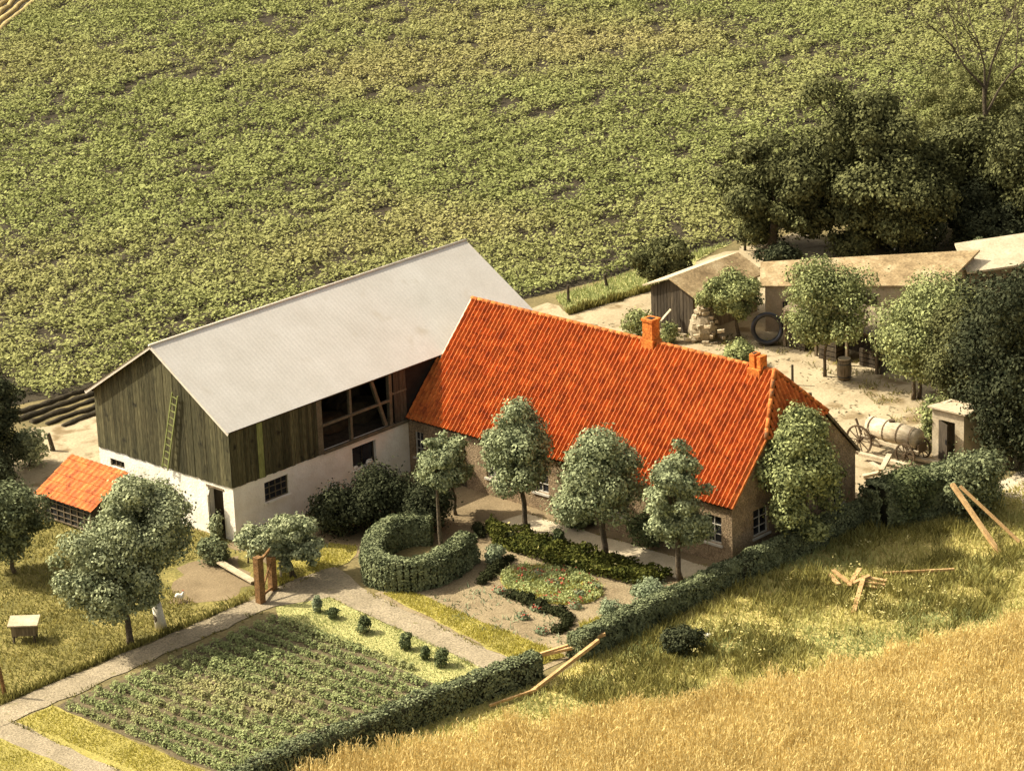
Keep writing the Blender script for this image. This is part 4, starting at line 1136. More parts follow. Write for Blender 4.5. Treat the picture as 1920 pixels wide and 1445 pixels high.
# ------------------------------------------------------------------ clipped hedges
def hedge(name, label, path, h, wd, n, seed, leaf='hedge', group=None, size=.08, cat='hedge', smooth=False):
    rng = np.random.default_rng(seed)
    pts = np.array([np.array(q[:2], float) for q in path])
    if smooth:
        e = np.concatenate([[2 * pts[0] - pts[1]], pts, [2 * pts[-1] - pts[-2]]])
        o = []
        for i in range(1, len(e) - 2):
            for t in np.arange(0, 1, .2):
                a, b, c, d = e[i - 1], e[i], e[i + 1], e[i + 2]
                o.append(.5 * (2 * b + (c - a) * t + (2 * a - 5 * b + 4 * c - d) * t * t + (3 * b - a - 3 * c + d) * t ** 3))
        pts = np.array(o + [pts[-1]])
    seg = np.linalg.norm(np.diff(pts, axis=0), axis=1)
    cum = np.concatenate([[0], np.cumsum(seg)])
    L = cum[-1]

    def at(s):
        i = np.clip(np.searchsorted(cum, s, side='right') - 1, 0, len(seg) - 1)
        f = ((s - cum[i]) / seg[i])[:, None]
        d = (pts[i + 1] - pts[i]) / seg[i][:, None]
        return pts[i] + (pts[i + 1] - pts[i]) * f, d
    s = rng.uniform(-.02 * L, 1.02 * L, n)
    s = np.clip(s + rng.normal(0, .03, n), -wd * .3, L + wd * .3)
    c, d = at(np.clip(s, 0, L)); c = c + d * (s - np.clip(s, 0, L))[:, None]
    nrm = np.stack([-d[:, 1], d[:, 0]], 1)
    per = 2 * h + wd
    q = rng.uniform(0, per, n)
    lump = 0.17 * (vnoise(np.stack([s, q], 1), .4, seed) - .5) + .13 * (vnoise(np.stack([s, q], 1), 1.3, seed + 1) - .5)
    a = np.where(q < h, -wd / 2, np.where(q < h + wd, q - h - wd / 2, wd / 2))
    z = np.where(q < h, q, np.where(q < h + wd, h, per - q))
    side = np.where(q < h, -1.0, np.where(q < h + wd, 0.0, 1.0))
    rnd_ = np.clip((z - h * .75) / (h * .25), 0, 1) * .12 * np.abs(side)
    a = a + side * (lump - rnd_) + rng.normal(0, .025, n)
    z = z + (side == 0) * (lump - .09 * (np.abs(a) / (wd / 2)) ** 3) + rng.normal(0, .03, n)
    C = np.concatenate([c + nrm * a[:, None], np.clip(z, .02, None)[:, None]], 1)
    N = np.concatenate([nrm * side[:, None], (side == 0).astype(float)[:, None] + .25], 1) + rng.normal(0, .5, (n, 3))
    V = leaf_quads(C, N, size, rng)
    ends = []
    for e, sg in ((0, -1), (L, 1)):
        m_ = n // 25
        cc, dd = at(np.full(m_, float(e)))
        nn = np.stack([-dd[:, 1], dd[:, 0]], 1)
        cc = cc + dd * sg * (wd * .3 + rng.normal(0, .04, m_))[:, None] + nn * rng.uniform(-wd / 2.2, wd / 2.2, m_)[:, None]
        CC = np.concatenate([cc, rng.uniform(.02, h * .97, m_)[:, None]], 1)
        ends.append(leaf_quads(CC, np.concatenate([dd * sg, np.full((m_, 1), .2)], 1) + rng.normal(0, .5, (m_, 3)), size, rng))
    V = np.concatenate([V] + ends)
    core = MB()
    for i in range(len(pts) - 1):
        core.beam((*pts[i], h * .46), (*pts[i + 1], h * .46), wd * .78, h * .88, mi=1)
    o = quads_object(name, V, [LEAF[leaf], M['hedgecore']], None, mi=np.zeros(len(V), int), origin=(*pts[0], 0), extra=core)
    return tag(o, label, cat, group)


M['hedgecore'] = mat('hedge_twigs', [(0.3, (0.02, 0.02, 0.01)), (0.7, (0.05, 0.045, 0.02))], 4)
HG = 'clipped hedges round the garden'
hedge('clipped_hedge', 'long low clipped hedge below the vegetable plot, left of the poles', [(-40, -16.9), (-18, -17.0), (-13, -17.05), (-2.6, -18.35)], 1.0, .75, 42000, 81, group=HG, size=.068)
hedge('clipped_hedge', 'clipped hedge along meadow from the wooden poles to house gable', [(-0.1, -18.45), (7.7, -18.45), (16.6, -18.6)], .95, .75, 34000, 82, group=HG, size=.068)
hedge('clipped_hedge', 'tall thick clipped hedge in front of the outhouse', [(16.9, -19.3), (18.4, -19.7), (20.0, -20.3), (21.7, -20.8)], 1.75, 1.5, 21000, 83, group=HG, size=.085, leaf='hedge', smooth=True)
shrub('shrub', 'rounded bush swelling out of the right end of the thick hedge', 'shrub', (1752, 832, 1886, 985), 'hedge', .12, 4200, 18, None, 86)
ub = [(4.6, -6.1), (4.0, -5.55), (3.0, -5.55), (1.8, -6.1), (0.75, -7.0), (0.3, -7.9), (0.6, -8.9), (1.5, -9.4), (2.8, -9.25), (4.0, -8.9)]
hedge('horseshoe_hedge', 'horseshoe shaped clipped hedge arbour in the middle of the garden', ub, 1.2, .85, 26000, 84, smooth=True, size=.07)
shrub('shrub', 'sunlit bush growing in front of the lumber beside the tank cart', 'shrub', (1626, 862, 1752, 990), 'bush', .12, 3600, 16, None, 85)

# young round bushes beside the path
PB = 'small bushes on the lawn strip'
for i, (bx, lab) in enumerate([((584, 1112, 606, 1152), 'slim pale bush at the top end of the lawn strip'), ((612, 1136, 636, 1163), 'lowest small bush, second from the top of the lawn strip'),
                               ((668, 1150, 698, 1190), 'round dark bush standing alone, third from top of lawn strip'), ((746, 1182, 775, 1222), 'dark green bush, fourth from top of the lawn strip'),
                               ((787, 1208, 807, 1240), 'narrow bush pressed beside the largest bush on lawn strip'), ((810, 1212, 845, 1254), 'largest roundest bush at the lower end of the lawn strip')]):
    shrub('small_bush', lab, 'bush', bx, ['sage', 'bush', 'bush', 'bush', 'bush', 'bush'][i], .07, 700, 8, PB, 90 + i, stems=False)
shrub('sage_shrub', 'pale silvery upright shrub beside the house end of the hedge', 'shrub', (1178, 1080, 1268, 1142), 'sage', .09, 2200, 12, None, 97)
shrub('sage_shrub', 'low grey green shrub in the garden corner by the hedge', 'shrub', (1118, 1118, 1180, 1168), 'sage', .08, 1300, 9, None, 98)
shrub('meadow_bush', 'round black green bush in the meadow below the hedge', 'bush', (1232, 1165, 1322, 1232), 'deep', .09, 1800, 10, None, 99)
k = MB(); k.blob(G(1325, 1198) + (0, 0, .1), (.25, .2, .15), 8, rng=rr, rough=.15)
tag(k.build('white_stone', M['limewash'], smooth=True, origin=G(1325, 1198)), 'white stone lying beside the round bush in the meadow', 'stone')
shrub('shrub', 'iris like tuft behind the end of horseshoe hedge', 'shrub', (905, 1018, 950, 1062), 'sage', .1, 700, 8, None, 100)
shrub('shrub', 'single upright shrub in the border bed beside the paved walk', 'shrub', (1035, 985, 1062, 1030), 'bush', .09, 700, 7, None, 101)

# box edging: little dark clumps along the curved path
EG = 'box plants edging the garden paths'
proto = None
re_ = random.Random(3)
edge_px = [(922, 985), (928, 992), (936, 1000), (946, 1006), (958, 1012), (895, 990), (899, 998), (903, 1006), (955, 1050), (945, 1058), (936, 1066), (924, 1074), (914, 1084), (904, 1094),
           (958, 1118), (968, 1122), (980, 1127), (992, 1131), (1004, 1138), (1014, 1142), (1024, 1146), (1040, 1150), (1052, 1154), (1062, 1162), (1064, 1172), (1058, 1180), (1046, 1184)]
rngE = np.random.default_rng(3)
for i, (u, v) in enumerate(edge_px):
    p = G(u, v)
    if proto is None:
        V = blob_leaves([(0, 0, .11, .22, .20, .17)], 420, .055, rngE, zmin=0.0)
        proto = quads_object('box_plant', V, LEAF['box'], None, origin=(0, 0, 0))
        o = proto
    else:
        o = proto.copy(); COL.objects.link(o)
    o.location = p
    s_ = re_.uniform(.85, 1.35); o.scale = (s_, s_, s_ * re_.uniform(.8, 1.2)); o.rotation_euler = (0, 0, re_.uniform(0, 6))
    tag(o, 'little dark clipped box plant edging the bare garden bed or court', 'box plant', EG)

# flower clumps
FG = 'red flower clumps in the garden'
for i, (u, v, lab) in enumerate([(938, 1112, 'red flower clump beside the first box plants of curved edging'), (980, 1160, 'red and blue flower clump alone on the bare soil'),
                                 (1006, 1145, 'tiny red flower clump next to the curved box edging'), (1015, 1188, 'wide red flower clump near the lower end of box edging'),
                                 (1012, 1078, 'tall red flower clump at upper left of the yellow bed'), (1035, 1098, 'dark red flower clump at the middle of the yellow bed'),
                                 (1115, 1104, 'red flower clump at the right end of the yellow bed'), (1088, 1118, 'low red flower clump near right lower side of yellow bed'),
                                 (1078, 1140, 'red flower clump at the lower corner of the yellow bed')]):
    p = G(u, v)
    t = thing('flower_clump', lab, 'flowers', tuple(p), FG)
    rg = np.random.default_rng(200 + i)
    Bf = [(p[0], p[1], .12, .2, .28, .15)]
    quads_object('foliage', blob_leaves(Bf, 150, .07, rg, zmin=.02), LEAF['sage'], t)
    Bf = [(p[0], p[1], .20, .2, .28, .10)]
    quads_object('blossom', blob_leaves(Bf, 34, .06, rg, aspect=1.0, zmin=.12), LEAF['redflower'], t)

# ------------------------------------------------------------------ stuff: crops, grass, weeds
rng = np.random.default_rng(100)
ex_ = np.array([q[0] for q in FIELD_EDGE]); ey_ = np.array([q[1] for q in FIELD_EDGE])
ys = np.arange(-16, 150, 0.74)
P = []
for y in ys:
    xs = np.arange(-45, 175, 0.40)
    xs = xs + rng.normal(0, .13, len(xs))
    P.append(np.stack([xs, np.full(len(xs), y) + rng.normal(0, .09, len(xs)), np.zeros(len(xs))], 1))
P = np.concatenate(P)
P = P[P[:, 1] > np.interp(P[:, 0], ex_, ey_) + .3]
u, v = proj(P)
P = P[(u > -260) & (u < 2180) & (v > -160) & (v < 860)]
def crop_gap(P):
    """0..1, high where the plants of a row are missing"""
    return (.62 * vnoise(P * np.array([.5, 1.25, 1]), .5, 5) + .24 * vnoise(P * np.array([.5, 1.1, 1]), 1.7, 6) + .14 * vnoise(P, 6.0, 7)
            + .10 * np.cos(2 * math.pi * (P[:, 1] + 16) / .74 + math.pi) * (.35 + .65 * np.clip((34 - P[:, 1]) / 20, 0, 1)))


P = P[crop_gap(P) < .57]
# keep the ground under the big trees open
keep = np.ones(len(P), bool)
for (uu, vv, r_) in ((1440, 470, 3), (1640, 440, 4), (1838, 412, 3), (1715, 470, 3)):
    q = G(uu, vv); keep &= np.hypot(P[:, 0] - q[0], P[:, 1] - q[1]) > r_
P = P[keep]
CORNER = [tuple(G(u, v)[:2]) for u, v in ((-300, 290), (-40, 105), (85, -6), (250, -150))]
P = P[(P[:, 1] - CORNER[1][1]) * (CORNER[2][0] - CORNER[1][0]) - (P[:, 0] - CORNER[1][0]) * (CORNER[2][1] - CORNER[1][1]) < 0]
print('crop plants', len(P))
sc_ = (0.62 + 0.75 * vnoise(P, 1.1, 9)) * rng.uniform(.8, 1.2, len(P))
NL = 24
idx = np.repeat(np.arange(len(P)), NL)
d = rng.normal(size=(len(idx), 3)); d[:, 2] = np.abs(d[:, 2]) * .8
d /= np.linalg.norm(d, axis=1, keepdims=True)
R = sc_[idx][:, None] ** .5 * np.array([.34, .38, .64])
C = P[idx] + d * R * rng.uniform(.75, 1.05, (len(idx), 1)) + np.array([0, 0, .05])
N = d * .6 + np.array([0, 0, 1.0]) + rng.normal(0, .34, (len(idx), 3))
V = leaf_quads(C, N, .108, rng, 1.35)
# the closed canopy of low leaves under them, cell by cell, open where plants are missing
gx, gy = np.meshgrid(np.arange(-45, 175, .17), np.arange(-16, 150, .17))
Q = np.stack([gx.ravel(), gy.ravel(), np.zeros(gx.size)], 1)
u, v = proj(Q)
Q = Q[(u > -200) & (u < 2120) & (v > -120) & (v < 840) & (Q[:, 1] > np.interp(Q[:, 0], ex_, ey_) + .35)]
Q = Q[(Q[:, 1] - CORNER[1][1]) * (CORNER[2][0] - CORNER[1][0]) - (Q[:, 0] - CORNER[1][0]) * (CORNER[2][1] - CORNER[1][1]) < 0]
for (uu, vv, r_) in ((1440, 470, 3), (1640, 440, 4), (1838, 412, 3), (1715, 470, 3)):
    q = G(uu, vv); Q = Q[np.hypot(Q[:, 0] - q[0], Q[:, 1] - q[1]) > r_]
Q = Q[crop_gap(Q) < .57]
hq = np.clip((.62 - crop_gap(Q)) * 2.6, .02, .40) * (.7 + .6 * vnoise(Q, .3, 12))
Q = Q + np.concatenate([rng.uniform(-.08, .08, (len(Q), 2)), (hq * rng.uniform(.55, 1.1, len(Q)))[:, None]], 1)
V = np.concatenate([V, leaf_quads(Q, np.tile([0, 0, 1.0], (len(Q), 1)) + rng.normal(0, .5, Q.shape), .175, rng, 1.3)])
tag(quads_object('crop_plants', V, LEAF['crop'], None), 'leafy green crop plants filling the whole field behind the farm', 'crop', kind='stuff')

k = MB()
a_, b_ = np.array([*CORNER[1], 0]), np.array([*CORNER[2], 0]); dd_ = (b_ - a_) / np.linalg.norm(b_ - a_); nn_ = np.array([-dd_[1], dd_[0], 0])
for j in range(16):
    c0 = a_ + nn_ * (.5 + j * .75) - dd_ * 14
    pts_ = [c0 + dd_ * t + nn_ * rng.normal(0, .06) for t in np.arange(0, 42, 1.0)]
    k.tube(pts_, [.22 + rng.uniform(-.05, .06) for _ in pts_], 6)
k.build('ploughed_ridges', M['stubblesoil'], smooth=True)['kind'] = 'structure'

# potato rows in the plot: rows run across, slightly ridged
P = []
for x in np.arange(-14.5, -4.2, .70):
    yy = np.arange(-16.7, -6.85, .19)
    P.append(np.stack([np.full(len(yy), x) + rng.normal(0, .035, len(yy)), yy + rng.normal(0, .05, len(yy)), np.zeros(len(yy))], 1))
P = np.concatenate(P); P = P[inside(P, PLOT)]
P = P[rng.uniform(0, 1, len(P)) > .04]
sc_ = rng.uniform(.75, 1.15, len(P)) * (.8 + .4 * vnoise(P, 1.5, 3))
idx = np.repeat(np.arange(len(P)), 74)
d = rng.normal(size=(len(idx), 3)); d[:, 2] = np.abs(d[:, 2]); d /= np.linalg.norm(d, axis=1, keepdims=True)
C = P[idx] + d * sc_[idx][:, None] * np.array([.21, .21, .33]) * rng.uniform(.7, 1.05, (len(idx), 1)) + (0, 0, .03)
V = leaf_quads(C, d + (0, 0, .4) + rng.normal(0, .4, C.shape), .060 * sc_[idx] ** .5, rng, 1.4)
tag(quads_object('potato_rows', V, LEAF['potato'], None), 'rows of low potato plants filling the vegetable plot', 'vegetables', kind='stuff')


def grass(name, label, poly, per, h, wd, leaf, cat='grass', lean=.3, mask=None, seed=1):
    r_ = np.random.default_rng(seed)
    P = scatter(poly, per, r_)
    u, v = proj(P)
    P = P[(u > -150) & (u < 2100) & (v < 1600)]
    if mask is not None: P = P[mask(P, r_)]
    hh = h * (.6 + .8 * vnoise(P, .9, seed))
    V = blades(P, hh, wd, r_, lean)
    return tag(quads_object(name, V, LEAF[leaf], None), label, cat, kind='stuff')


MEADOW = [(-14, -17.4), (-2.2, -18.75), (16.5, -18.9), (22.5, -21.0), (60, -27), (60, -50), (-20, -50)]
nograin = lambda P, r_: ~inside(P + np.array([0, 1, 0]) * 1.6 * (vnoise(P, .7, 77)[:, None] - .4), GRAIN) & (P[:, 1] > -48)
grass('meadow_grass', 'long yellow green meadow grass between hedge and grain field', MEADOW, 120, .20, .05, 'meadow', mask=nograin, seed=301, lean=.6)
weedmask = lambda P, r_: nograin(P, r_) & (r_.uniform(0, 1, len(P)) < np.clip((.6 * vnoise(P, 1.7, 31) + .4 * vnoise(P, .5, 32) - .42) * 3, 0, 1))
grass('meadow_weeds', 'darker taller weeds in patches in the meadow', [(-3, -18.8), (16.5, -19.0), (22, -21.2), (19, -25.5), (12, -28), (5, -26.5), (-3, -23)], 170, .38, .055, 'weed', mask=weedmask, seed=302, cat='weeds', lean=.5)
r_ = np.random.default_rng(303)
P = scatter([(1, -20.5), (15, -20.5), (18, -25), (11, -27.5), (3, -25)], 2.6, r_); P = P[(vnoise(P, 1.3, 33) > .5)]
idx = np.repeat(np.arange(len(P)), 7)
C = P[idx] + np.concatenate([r_.normal(0, .09, (len(idx), 2)), r_.uniform(.4, .55, (len(idx), 1))], 1)
tag(quads_object('meadow_flowers', leaf_quads(C, np.tile([0, 0, 1.0], (len(C), 1)) + r_.normal(0, .5, C.shape), .06, r_, 1.1), LEAF['umbel'], None), 'cream flower heads of wild umbels in the shaded meadow', 'wild flowers', kind='stuff')

r_ = np.random.default_rng(304)
P = scatter([(q[0], q[1] + (.9 if i < 10 else 0)) for i, q in enumerate(GRAIN)], 300, r_); u, v = proj(P); P = P[(u > -60) & (u < 2080) & (v < 1560)]
P = P[inside(P + np.array([0, 1, 0]) * 1.8 * (vnoise(P, .6, 78)[:, None] - .5), GRAIN)]
P = P[(vnoise(P * np.array([.45, 1.4, 1]), .7, 43) < .80) | (r_.uniform(0, 1, len(P)) < .35)]
hs = .55 * (.8 + .4 * vnoise(P, 2.5, 41))
lod = .28 * (vnoise(P, 1.4, 42) - .5)
V1 = blades(P, hs, .018, r_, .16, .8)
tip = (V1[:, 2] + V1[:, 3]) / 2
V2 = blades(tip - (0, 0, .05), np.full(len(P), .11), .032, r_, .45, .5)
tag(quads_object('grain_crop', np.concatenate([V1, V2]), LEAF['grain'], None), 'ripe golden grain field in the lower right corner', 'grain', kind='stuff')

grass('lawn_grass', 'short green lawn grass between plot and garden path', STRIP, 260, .07, .04, 'greengrass', seed=311)
grass('lawn_grass', 'yellow green mown grass in the lower left corner', [(-14.85, -6.5), (-15.0, -17), (-16.4, -17), (-16.4, -6.4)], 300, .07, .04, 'yellowgrass', seed=312)
grass('lawn_grass', 'yellow mown grass left of the side path', [(-17.7, -6.4), (-17.9, -17), (-22, -17), (-22, -6.4)], 220, .07, .04, 'yellowgrass', seed=313)
grass('lawn_grass', 'bright yellow grass behind the brown gate', YELLOW, 300, .09, .04, 'yellowgrass', seed=314)
grass('lawn_grass', 'bright yellow grass border between garden path and soil', YSTRIP, 420, .12, .045, 'yellowgrass', seed=315)
grass('bed_growth', 'yellow green growth filling the oval flower bed', RING, 330, .13, .045, 'yellowgrass', seed=316, cat='plants', lean=.7)
grass('bed_growth', 'green leafy tufts among the yellow growth of the oval flower bed', RING, 150, .2, .06, 'potato', seed=326, cat='plants', lean=.8, mask=lambda P, r_: vnoise(P, .5, 61) > .5)
grass('bed_growth', 'sparse pale seedlings on the bare garden soil', [(-.2, -9.5), (2.6, -10.6), (2.0, -15.6), (.2, -17.6), (-.9, -17.6)], 26, .14, .06, 'sage', seed=327, cat='plants', lean=.8, mask=lambda P, r_: vnoise(P, .6, 62) > .5)
grass('lawn_grass', 'yellow grass corner between flower bed and hedge', CORNERBED, 300, .16, .045, 'yellowgrass', seed=317)


def leafcover(name, label, poly, per, h, size, leaf, seed, cat='plants', lo=.35):
    r_ = np.random.default_rng(seed)
    P = scatter(poly, per, r_)
    P = P[vnoise(P, .45, seed) > lo]
    hh = h * (.35 + .9 * vnoise(P, .5, seed + 1)) * r_.uniform(.2, 1.0, len(P)) + .02
    P = P + np.concatenate([np.zeros((len(P), 2)), hh[:, None]], 1)
    return tag(quads_object(name, leaf_quads(P, np.tile([0, 0, .8], (len(P), 1)) + r_.normal(0, .6, P.shape), size, r_, 1.5), LEAF[leaf], None), label, cat, kind='stuff')


leafcover('bed_growth', 'dark and yellow leafy growth in the border bed by the walk', BEDA, 900, .42, .085, 'bedgreen', 318, lo=.12)
leafcover('bed_growth', 'low yellow green leaves filling the oval flower bed', RING, 420, .22, .07, 'greengrass', 328, lo=.25)
leafcover('bed_flowers', 'small red and orange flowers dotted over the oval flower bed', RING, 26, .32, .075, 'redflower', 329, cat='flowers', lo=.45)
leafcover('bed_flowers', 'small cream flowers along the dark border bed', BEDA, 7, .5, .08, 'umbel', 325, cat='flowers', lo=.5)
grass('orchard_blades', 'rough yellowish orchard grass with darker tufts', ORCHARD, 110, .13, .05, 'orchgrass', seed=319, lean=.5, mask=lambda P, r_: ~((P[:, 0] > -6) & (P[:, 1] > -4.2) & (P[:, 0] - P[:, 1] * .2 > -4.6) & (P[:, 1] < 0)))
grass('verge_grass', 'rough grass strip between yard track and crop field', [(30.5, 9.3), (36, 8.6), (41, 9.9), (45, 10.5), (38, 11.3), (32, 11.5)], 130, .2, .06, 'greengrass', seed=320)
grass('path_edge_weeds', 'dark tufts along the orchard side of the long garden path', [(-30, -4.45), (-3.9, -4.75), (-3.8, -4.95), (-30, -4.85)], 420, .24, .06, 'weed', seed=321, cat='weeds')
grass('verge_weeds', 'low dark plants edging the track behind the house', [(30.3, 9.05), (36, 8.35), (36.2, 8.75), (30.5, 9.45)], 420, .32, .09, 'bush' if False else 'weed', seed=322, cat='weeds')
grass('fringe_weeds', 'weeds at the foot of the barn side hedge and left lean-to', [(-6, 8.5), (-3.4, 8.6), (-2.8, 13.3), (2.8, 17.5), (1, 19), (-8, 13)], 120, .3, .07, 'weed', seed=323, cat='weeds')

edge_poly = lambda a, b, w: [(a[0], a[1]), (b[0], b[1]), (b[0] + w[0], b[1] + w[1]), (a[0] + w[0], a[1] + w[1])]
for i, (a, b, w_) in enumerate([((-3.9, -6.25), (-15, -6.5), (0, .22)), ((-1.75, -7.2), (-3.15, -17.5), (-.2, 0)), ((-.42, -8.0), (-2.0, -17.5), (-.22, 0)), ((-3.6, -5.0), (-.6, -4.95), (0, -.2)), ((-16.45, -6.2), (-16.85, -17), (-.18, 0)), ((7.85, -7.2), (7.8, -17), (.16, 0)), ((9.4, -7.4), (9.5, -17), (-.2, 0))]):
    grass('edge_tufts', ['ragged grass tufts on the plot side of the long path', 'ragged grass tufts on the lawn side of the garden path', 'ragged grass tufts on the border side of the garden path', 'ragged grass tufts where the path passes the yellow lawn', 'ragged grass tufts along the side path', 'ragged tufts on the bed side of the paved walk', 'ragged tufts on the house side of the paved walk'][i], edge_poly(a, b, w_), 130, .10, .05, 'orchgrass', seed=330 + i, lean=.6, mask=lambda P, r_: vnoise(P, .6, 55) > .45)

r_ = np.random.default_rng(401)
YARD = [(17.5, -18.5), (18.2, 10.5), (30, 10.5), (31, 5), (33, 0), (31, -9), (25, -16)]
P = scatter(YARD, 4.5, r_); P = P[vnoise(P, 1.6, 71) > .40]
C = P + np.array([0, 0, .02])
tag(quads_object('yard_litter', leaf_quads(C, np.tile([0, 0, 1.0], (len(C), 1)) + r_.normal(0, .25, C.shape), .11, r_, 2.2), LEAF['dry'], None), 'scattered straw, twigs and stones on the sandy back yard', 'litter', kind='stuff')
grass('yard_weeds', 'thin weeds along the sheds and in corners of the yard', [(30, -8.5), (31.8, -2), (30.4, .5), (30.6, 5), (31.2, 5), (33, -1), (33, -9.5), (26, -16), (25, -15.5)], 40, .16, .05, 'weed', seed=402, cat='weeds', lean=.7, mask=lambda P, r_: vnoise(P, .7, 72) > .5)

# bare ridges beside the barn
k = MB()
for j in range(5):
    y = 19.6 - j * .75
    pts = [(3.6 + .9 * j * .3 + i * .45, y + rr.gauss(0, .05) + (i * -.0), 0.0) for i in range(14)]
    k.tube(pts, [.16 + rr.uniform(-.03, .06) for _ in pts], 7)
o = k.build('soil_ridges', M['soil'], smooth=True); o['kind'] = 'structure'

# ------------------------------------------------------------------ posts, planks and other small things
def post(name, label, base, top, r=.06, m='redpost', group=None, cat='post', sides=7):
    p, s = px_frame(*base)
    h = (base[1] - top[1]) / s / math.cos(PITCH)
    dx = np.array([RT[0], RT[1], 0]) * (top[0] - base[0]) / s
    mb = MB(); mb.tube([p - (0, 0, .05), p + dx * .5 + (0, 0, h * .5), p + dx + (0, 0, h)], [r * 1.1, r, r * .92], sides)
    return tag(mb.build(name, M[m], origin=tuple(p)), label, cat, group)


post('fence_post', 'brown post at the left edge beside the long path', (10, 1306), (0, 1225), .075)
post('fence_post', 'dark stump post beside the pale shrub left of barn', (100, 845), (93, 812), .10, 'darkwood')
post('fence_post', 'dark fence post between crop field and track behind the ridge', (1066, 568), (1066, 535), .07, 'darkwood')
post('fence_post', 'leaning fence post at the field edge under the small dark tree', (1139, 541), (1134, 515), .08, 'darkwood')
post('fence_post', 'field fence post left of the big dark tree', (1397, 470), (1397, 440), .07, 'darkwood')
post('yard_post', 'thin dark post in the yard right of the second chimney', (1486, 722), (1486, 684), .06, 'darkwood')
post('yard_post', 'dark post behind the hipped end of the house roof', (1521, 782), (1519, 736), .09, 'darkwood')
post('stake', 'thin rusty stake leaning before the whitewashed barn corner', (452, 992), (446, 938), .035, 'redpost', cat='stake')
post('stake', 'yellowish short stake in the yellow grass by the gate', (527, 1082), (527, 1052), .045, 'paleplank', cat='stake')
post('stake', 'dark stake left of the small tree behind the gate', (465, 1055), (468, 1025), .035, 'darkwood', cat='stake')

gt = thing('garden_gate', 'brown wooden gate between two stout posts at the path bend', 'gate', tuple(G(495, 1128)))
pA, sA = px_frame(489, 1130); pB, sB = px_frame(512, 1106)
hA, hB_ = 88 / sA / math.cos(PITCH), 64 / sB / math.cos(PITCH)
k = MB(); k.box(pA[0] - .14, pA[0] + .14, pA[1] - .14, pA[1] + .14, 0, hA); k.build('post', M['redpost'], gt)
k = MB(); k.box(pB[0] - .13, pB[0] + .13, pB[1] - .13, pB[1] + .13, 0, hB_); k.build('post', M['redpost'], gt)
for z0, z1 in ((hA * .85, hB_ * 1.25), (.25, .15)):
    k = MB(); k.beam(pA + (0, 0, z0), pB + (0, 0, z1), .07, .09); k.build('rail', M['redpost'], gt)
k = MB(); k.beam(pA + (0, 0, .25), pB + (0, 0, hB_ * .9), .06, .08); k.build('brace', M['redpost'], gt)


def plank(label, p, q, wd=.16, th=.05, m='plank', name='plank', group=None, cat='plank'):
    p, q = np.array(p, float), np.array(q, float)
    mb = MB(); mb.beam(p, q, wd, th)
    return tag(mb.build(name, M[m], origin=tuple(p)), label, cat, group)


plank('long white board lying between the bare run and the gate', G(412, 1053, .3), G(476, 1090, .12), .3, .06, 'paleplank')
GP = 'wooden poles across the gap in the hedge'
plank('upper wooden pole lying across the hedge gap', G(975, 1238, .1), G(1135, 1188, .75), .12, .12, name='pole', cat='pole', group=GP)
plank('steep wooden pole crossing over the others at the hedge gap', G(992, 1300, .1), G(1122, 1200, .9), .13, .13, name='pole', cat='pole', group=GP)
plank('thin lowest pole lying in grass by the end of the plot hedge', G(918, 1322, .12), G(1005, 1292, .2), .08, .08, name='pole', cat='pole', group=GP)
plank('second pole just below the upper pole over the hedge gap', G(1000, 1232, .12), G(1110, 1205, .6), .10, .10, name='pole', cat='pole', group=GP)
LP = 'tall poles leaning on the thick hedge'
plank('thicker pole leaning from the meadow against the thick hedge', G(1875, 1038, 0), G(1785, 907, 1.95), .17, .14, name='pole', cat='pole', group=LP)
plank('thinner pole leaning beside the thicker one on the thick hedge', G(1922, 1025, 0), G(1800, 911, 1.95), .10, .10, name='pole', cat='pole', group=LP)
MP = 'loose planks heaped in the meadow'
for (a, b_, z0, z1, lab) in [((1600, 1148), (1618, 1085), .05, .5, 'plank sticking out of the meadow heap toward the grain'),
                             ((1562, 1068), (1596, 1096), .4, .2, 'plank at the upper left of the meadow heap'),
                             ((1556, 1076), (1572, 1095), .15, .3, 'short plank at the far left end of the meadow heap'),
                             ((1592, 1098), (1612, 1065), .25, .5, 'short plank crossing the middle of the meadow heap'),
                             ((1600, 1092), (1630, 1078), .35, .45, 'topmost plank of the meadow heap'),
                             ((1615, 1080), (1662, 1088), .4, .3, 'upper of three parallel planks on right of the meadow heap'),
                             ((1615, 1088), (1662, 1096), .3, .2, 'middle of three parallel planks on right of the meadow heap'),
                             ((1612, 1094), (1660, 1104), .2, .1, 'lowest of three parallel planks on right of the meadow heap')]:
    plank(lab, G(*a, z0), G(*b_, z1), .17, .05, group=MP)
plank('long thin pole lying in the shaded meadow right of plank heap', G(1655, 1074, .15), G(1790, 1067, .3), .09, .09, name='pole', cat='pole')
LU = 'lumber stacked beside the tank cart'
for i, (a, b_, z0, z1, lab) in enumerate([((1612, 850), (1700, 872), .3, .25, 'long pale log at the top of lumber beside the tank cart'), ((1618, 893), (1668, 882), .12, .3, 'lowest pale board of lumber at the house corner'),
                                        ((1632, 868), (1672, 890), .4, .3, 'slanting pale board on the lumber at house corner'), ((1652, 882), (1668, 852), .35, .7, 'raised board end leaning over lumber near the cart'),
                                        ((1700, 855), (1762, 868), .25, .2, 'pale log lying between tank cart and outhouse')]):
    plank(lab, G(*a, z0), G(*b_, z1), .22, .12, 'paleplank', name='board', group=LU, cat='board')
plank('pale board leaning behind the first chimney top', G(1232, 610, .5), G(1258, 580, 1.2), .18, .05, 'paleplank', name='board', cat='board')

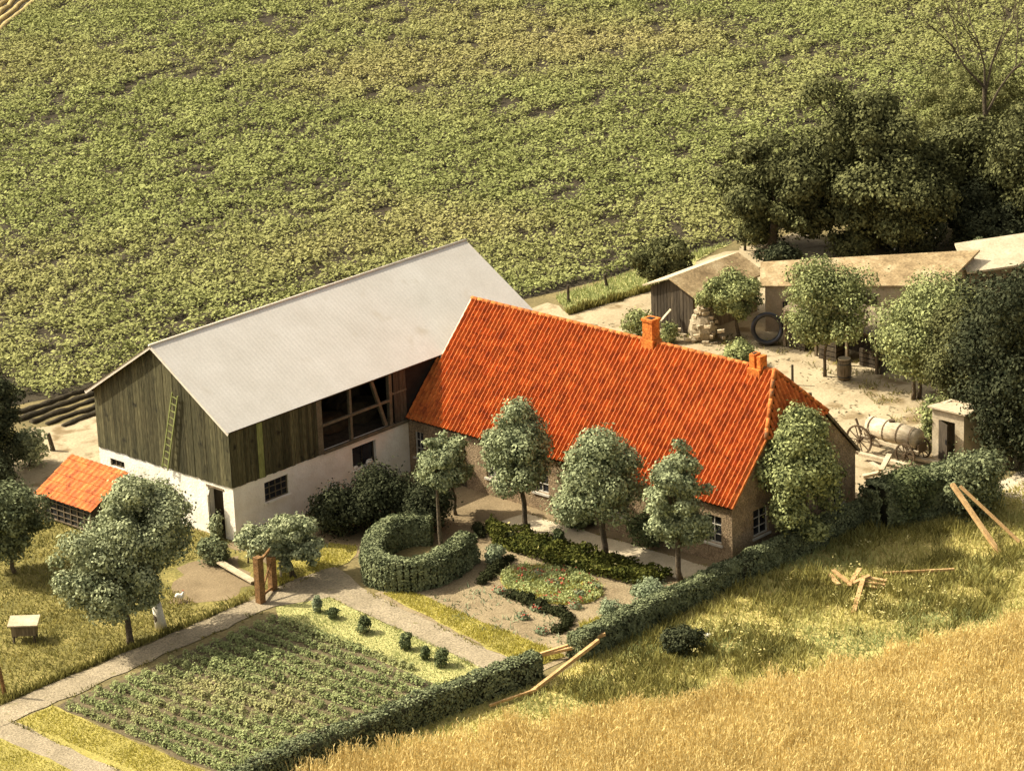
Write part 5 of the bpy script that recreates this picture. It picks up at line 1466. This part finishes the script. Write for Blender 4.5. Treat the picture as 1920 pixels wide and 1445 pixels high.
# beehive box on legs
p, s = px_frame(48, 1200)
bh = thing('beehive', 'box beehive with white flat roof in the orchard grass', 'beehive', tuple(p))
ax = np.array([RT[0], RT[1], 0]); ay = np.array([-RT[1], RT[0], 0]); ax = ax / np.linalg.norm(ax); ay = ay / np.linalg.norm(ay)
k = MB(); q = [p + ax * sx * .45 + ay * sy * .3 for sx, sy in ((-1, -1), (1, -1), (1, 1), (-1, 1))]
k.prism([c + (0, 0, .3) for c in q], (0, 0, .42)); k.build('body', M['greywood'], bh)
k = MB(); q2 = [p + ax * sx * .56 + ay * sy * .42 + np.array([0, 0, .72 + .08 * (sy > 0)]) for sx, sy in ((-1, -1), (1, -1), (1, 1), (-1, 1))]
k.prism(q2, (0, 0, .05)); k.build('roof', M['paleplank'], bh)
for c in q:
    k = MB(); c2 = p + (c - p) * .85; k.box(c2[0] - .035, c2[0] + .035, c2[1] - .035, c2[1] + .035, 0, .3); k.build('leg', M['darkwood'], bh)

# white hen
p, s = px_frame(338, 1128)
me = bpy.data.meshes.new('hen')
hv = [(-.16, 0, .30), (-.06, 0, .24), (.06, 0, .23), (.12, 0, .31), (.14, 0, .40), (.19, 0, .405)]
me.from_pydata([Vector(q) for q in hv], [(0, 1), (1, 2), (2, 3), (3, 4), (4, 5)], [])
hen = bpy.data.objects.new('hen', me); COL.objects.link(hen)
hen.location = p; hen.rotation_euler = (0, 0, rad(-40))
sk = hen.modifiers.new('skin', 'SKIN')
for vv, r_ in zip(me.skin_vertices[0].data, (.045, .11, .12, .06, .045, .015)): vv.radius = (r_, r_)
me.skin_vertices[0].data[1].use_root = True
hen.modifiers.new('sub', 'SUBSURF').levels = 2
hen.modifiers['sub'].render_levels = 2
me.materials.append(M['feather'])
tag(hen, 'white hen standing on the bare ground by the whitewashed trunk', 'hen')
for y in (-.04, .04):
    k = MB(); k.tube([(0.02, y, .15), (0.02, y, .0)], [.012, .010], 5); o = k.build('leg', M['plank']); o.parent = hen
k = MB(); k.box(.11, .16, -.012, .012, .435, .475); o = k.build('comb', M['red']); o.parent = hen
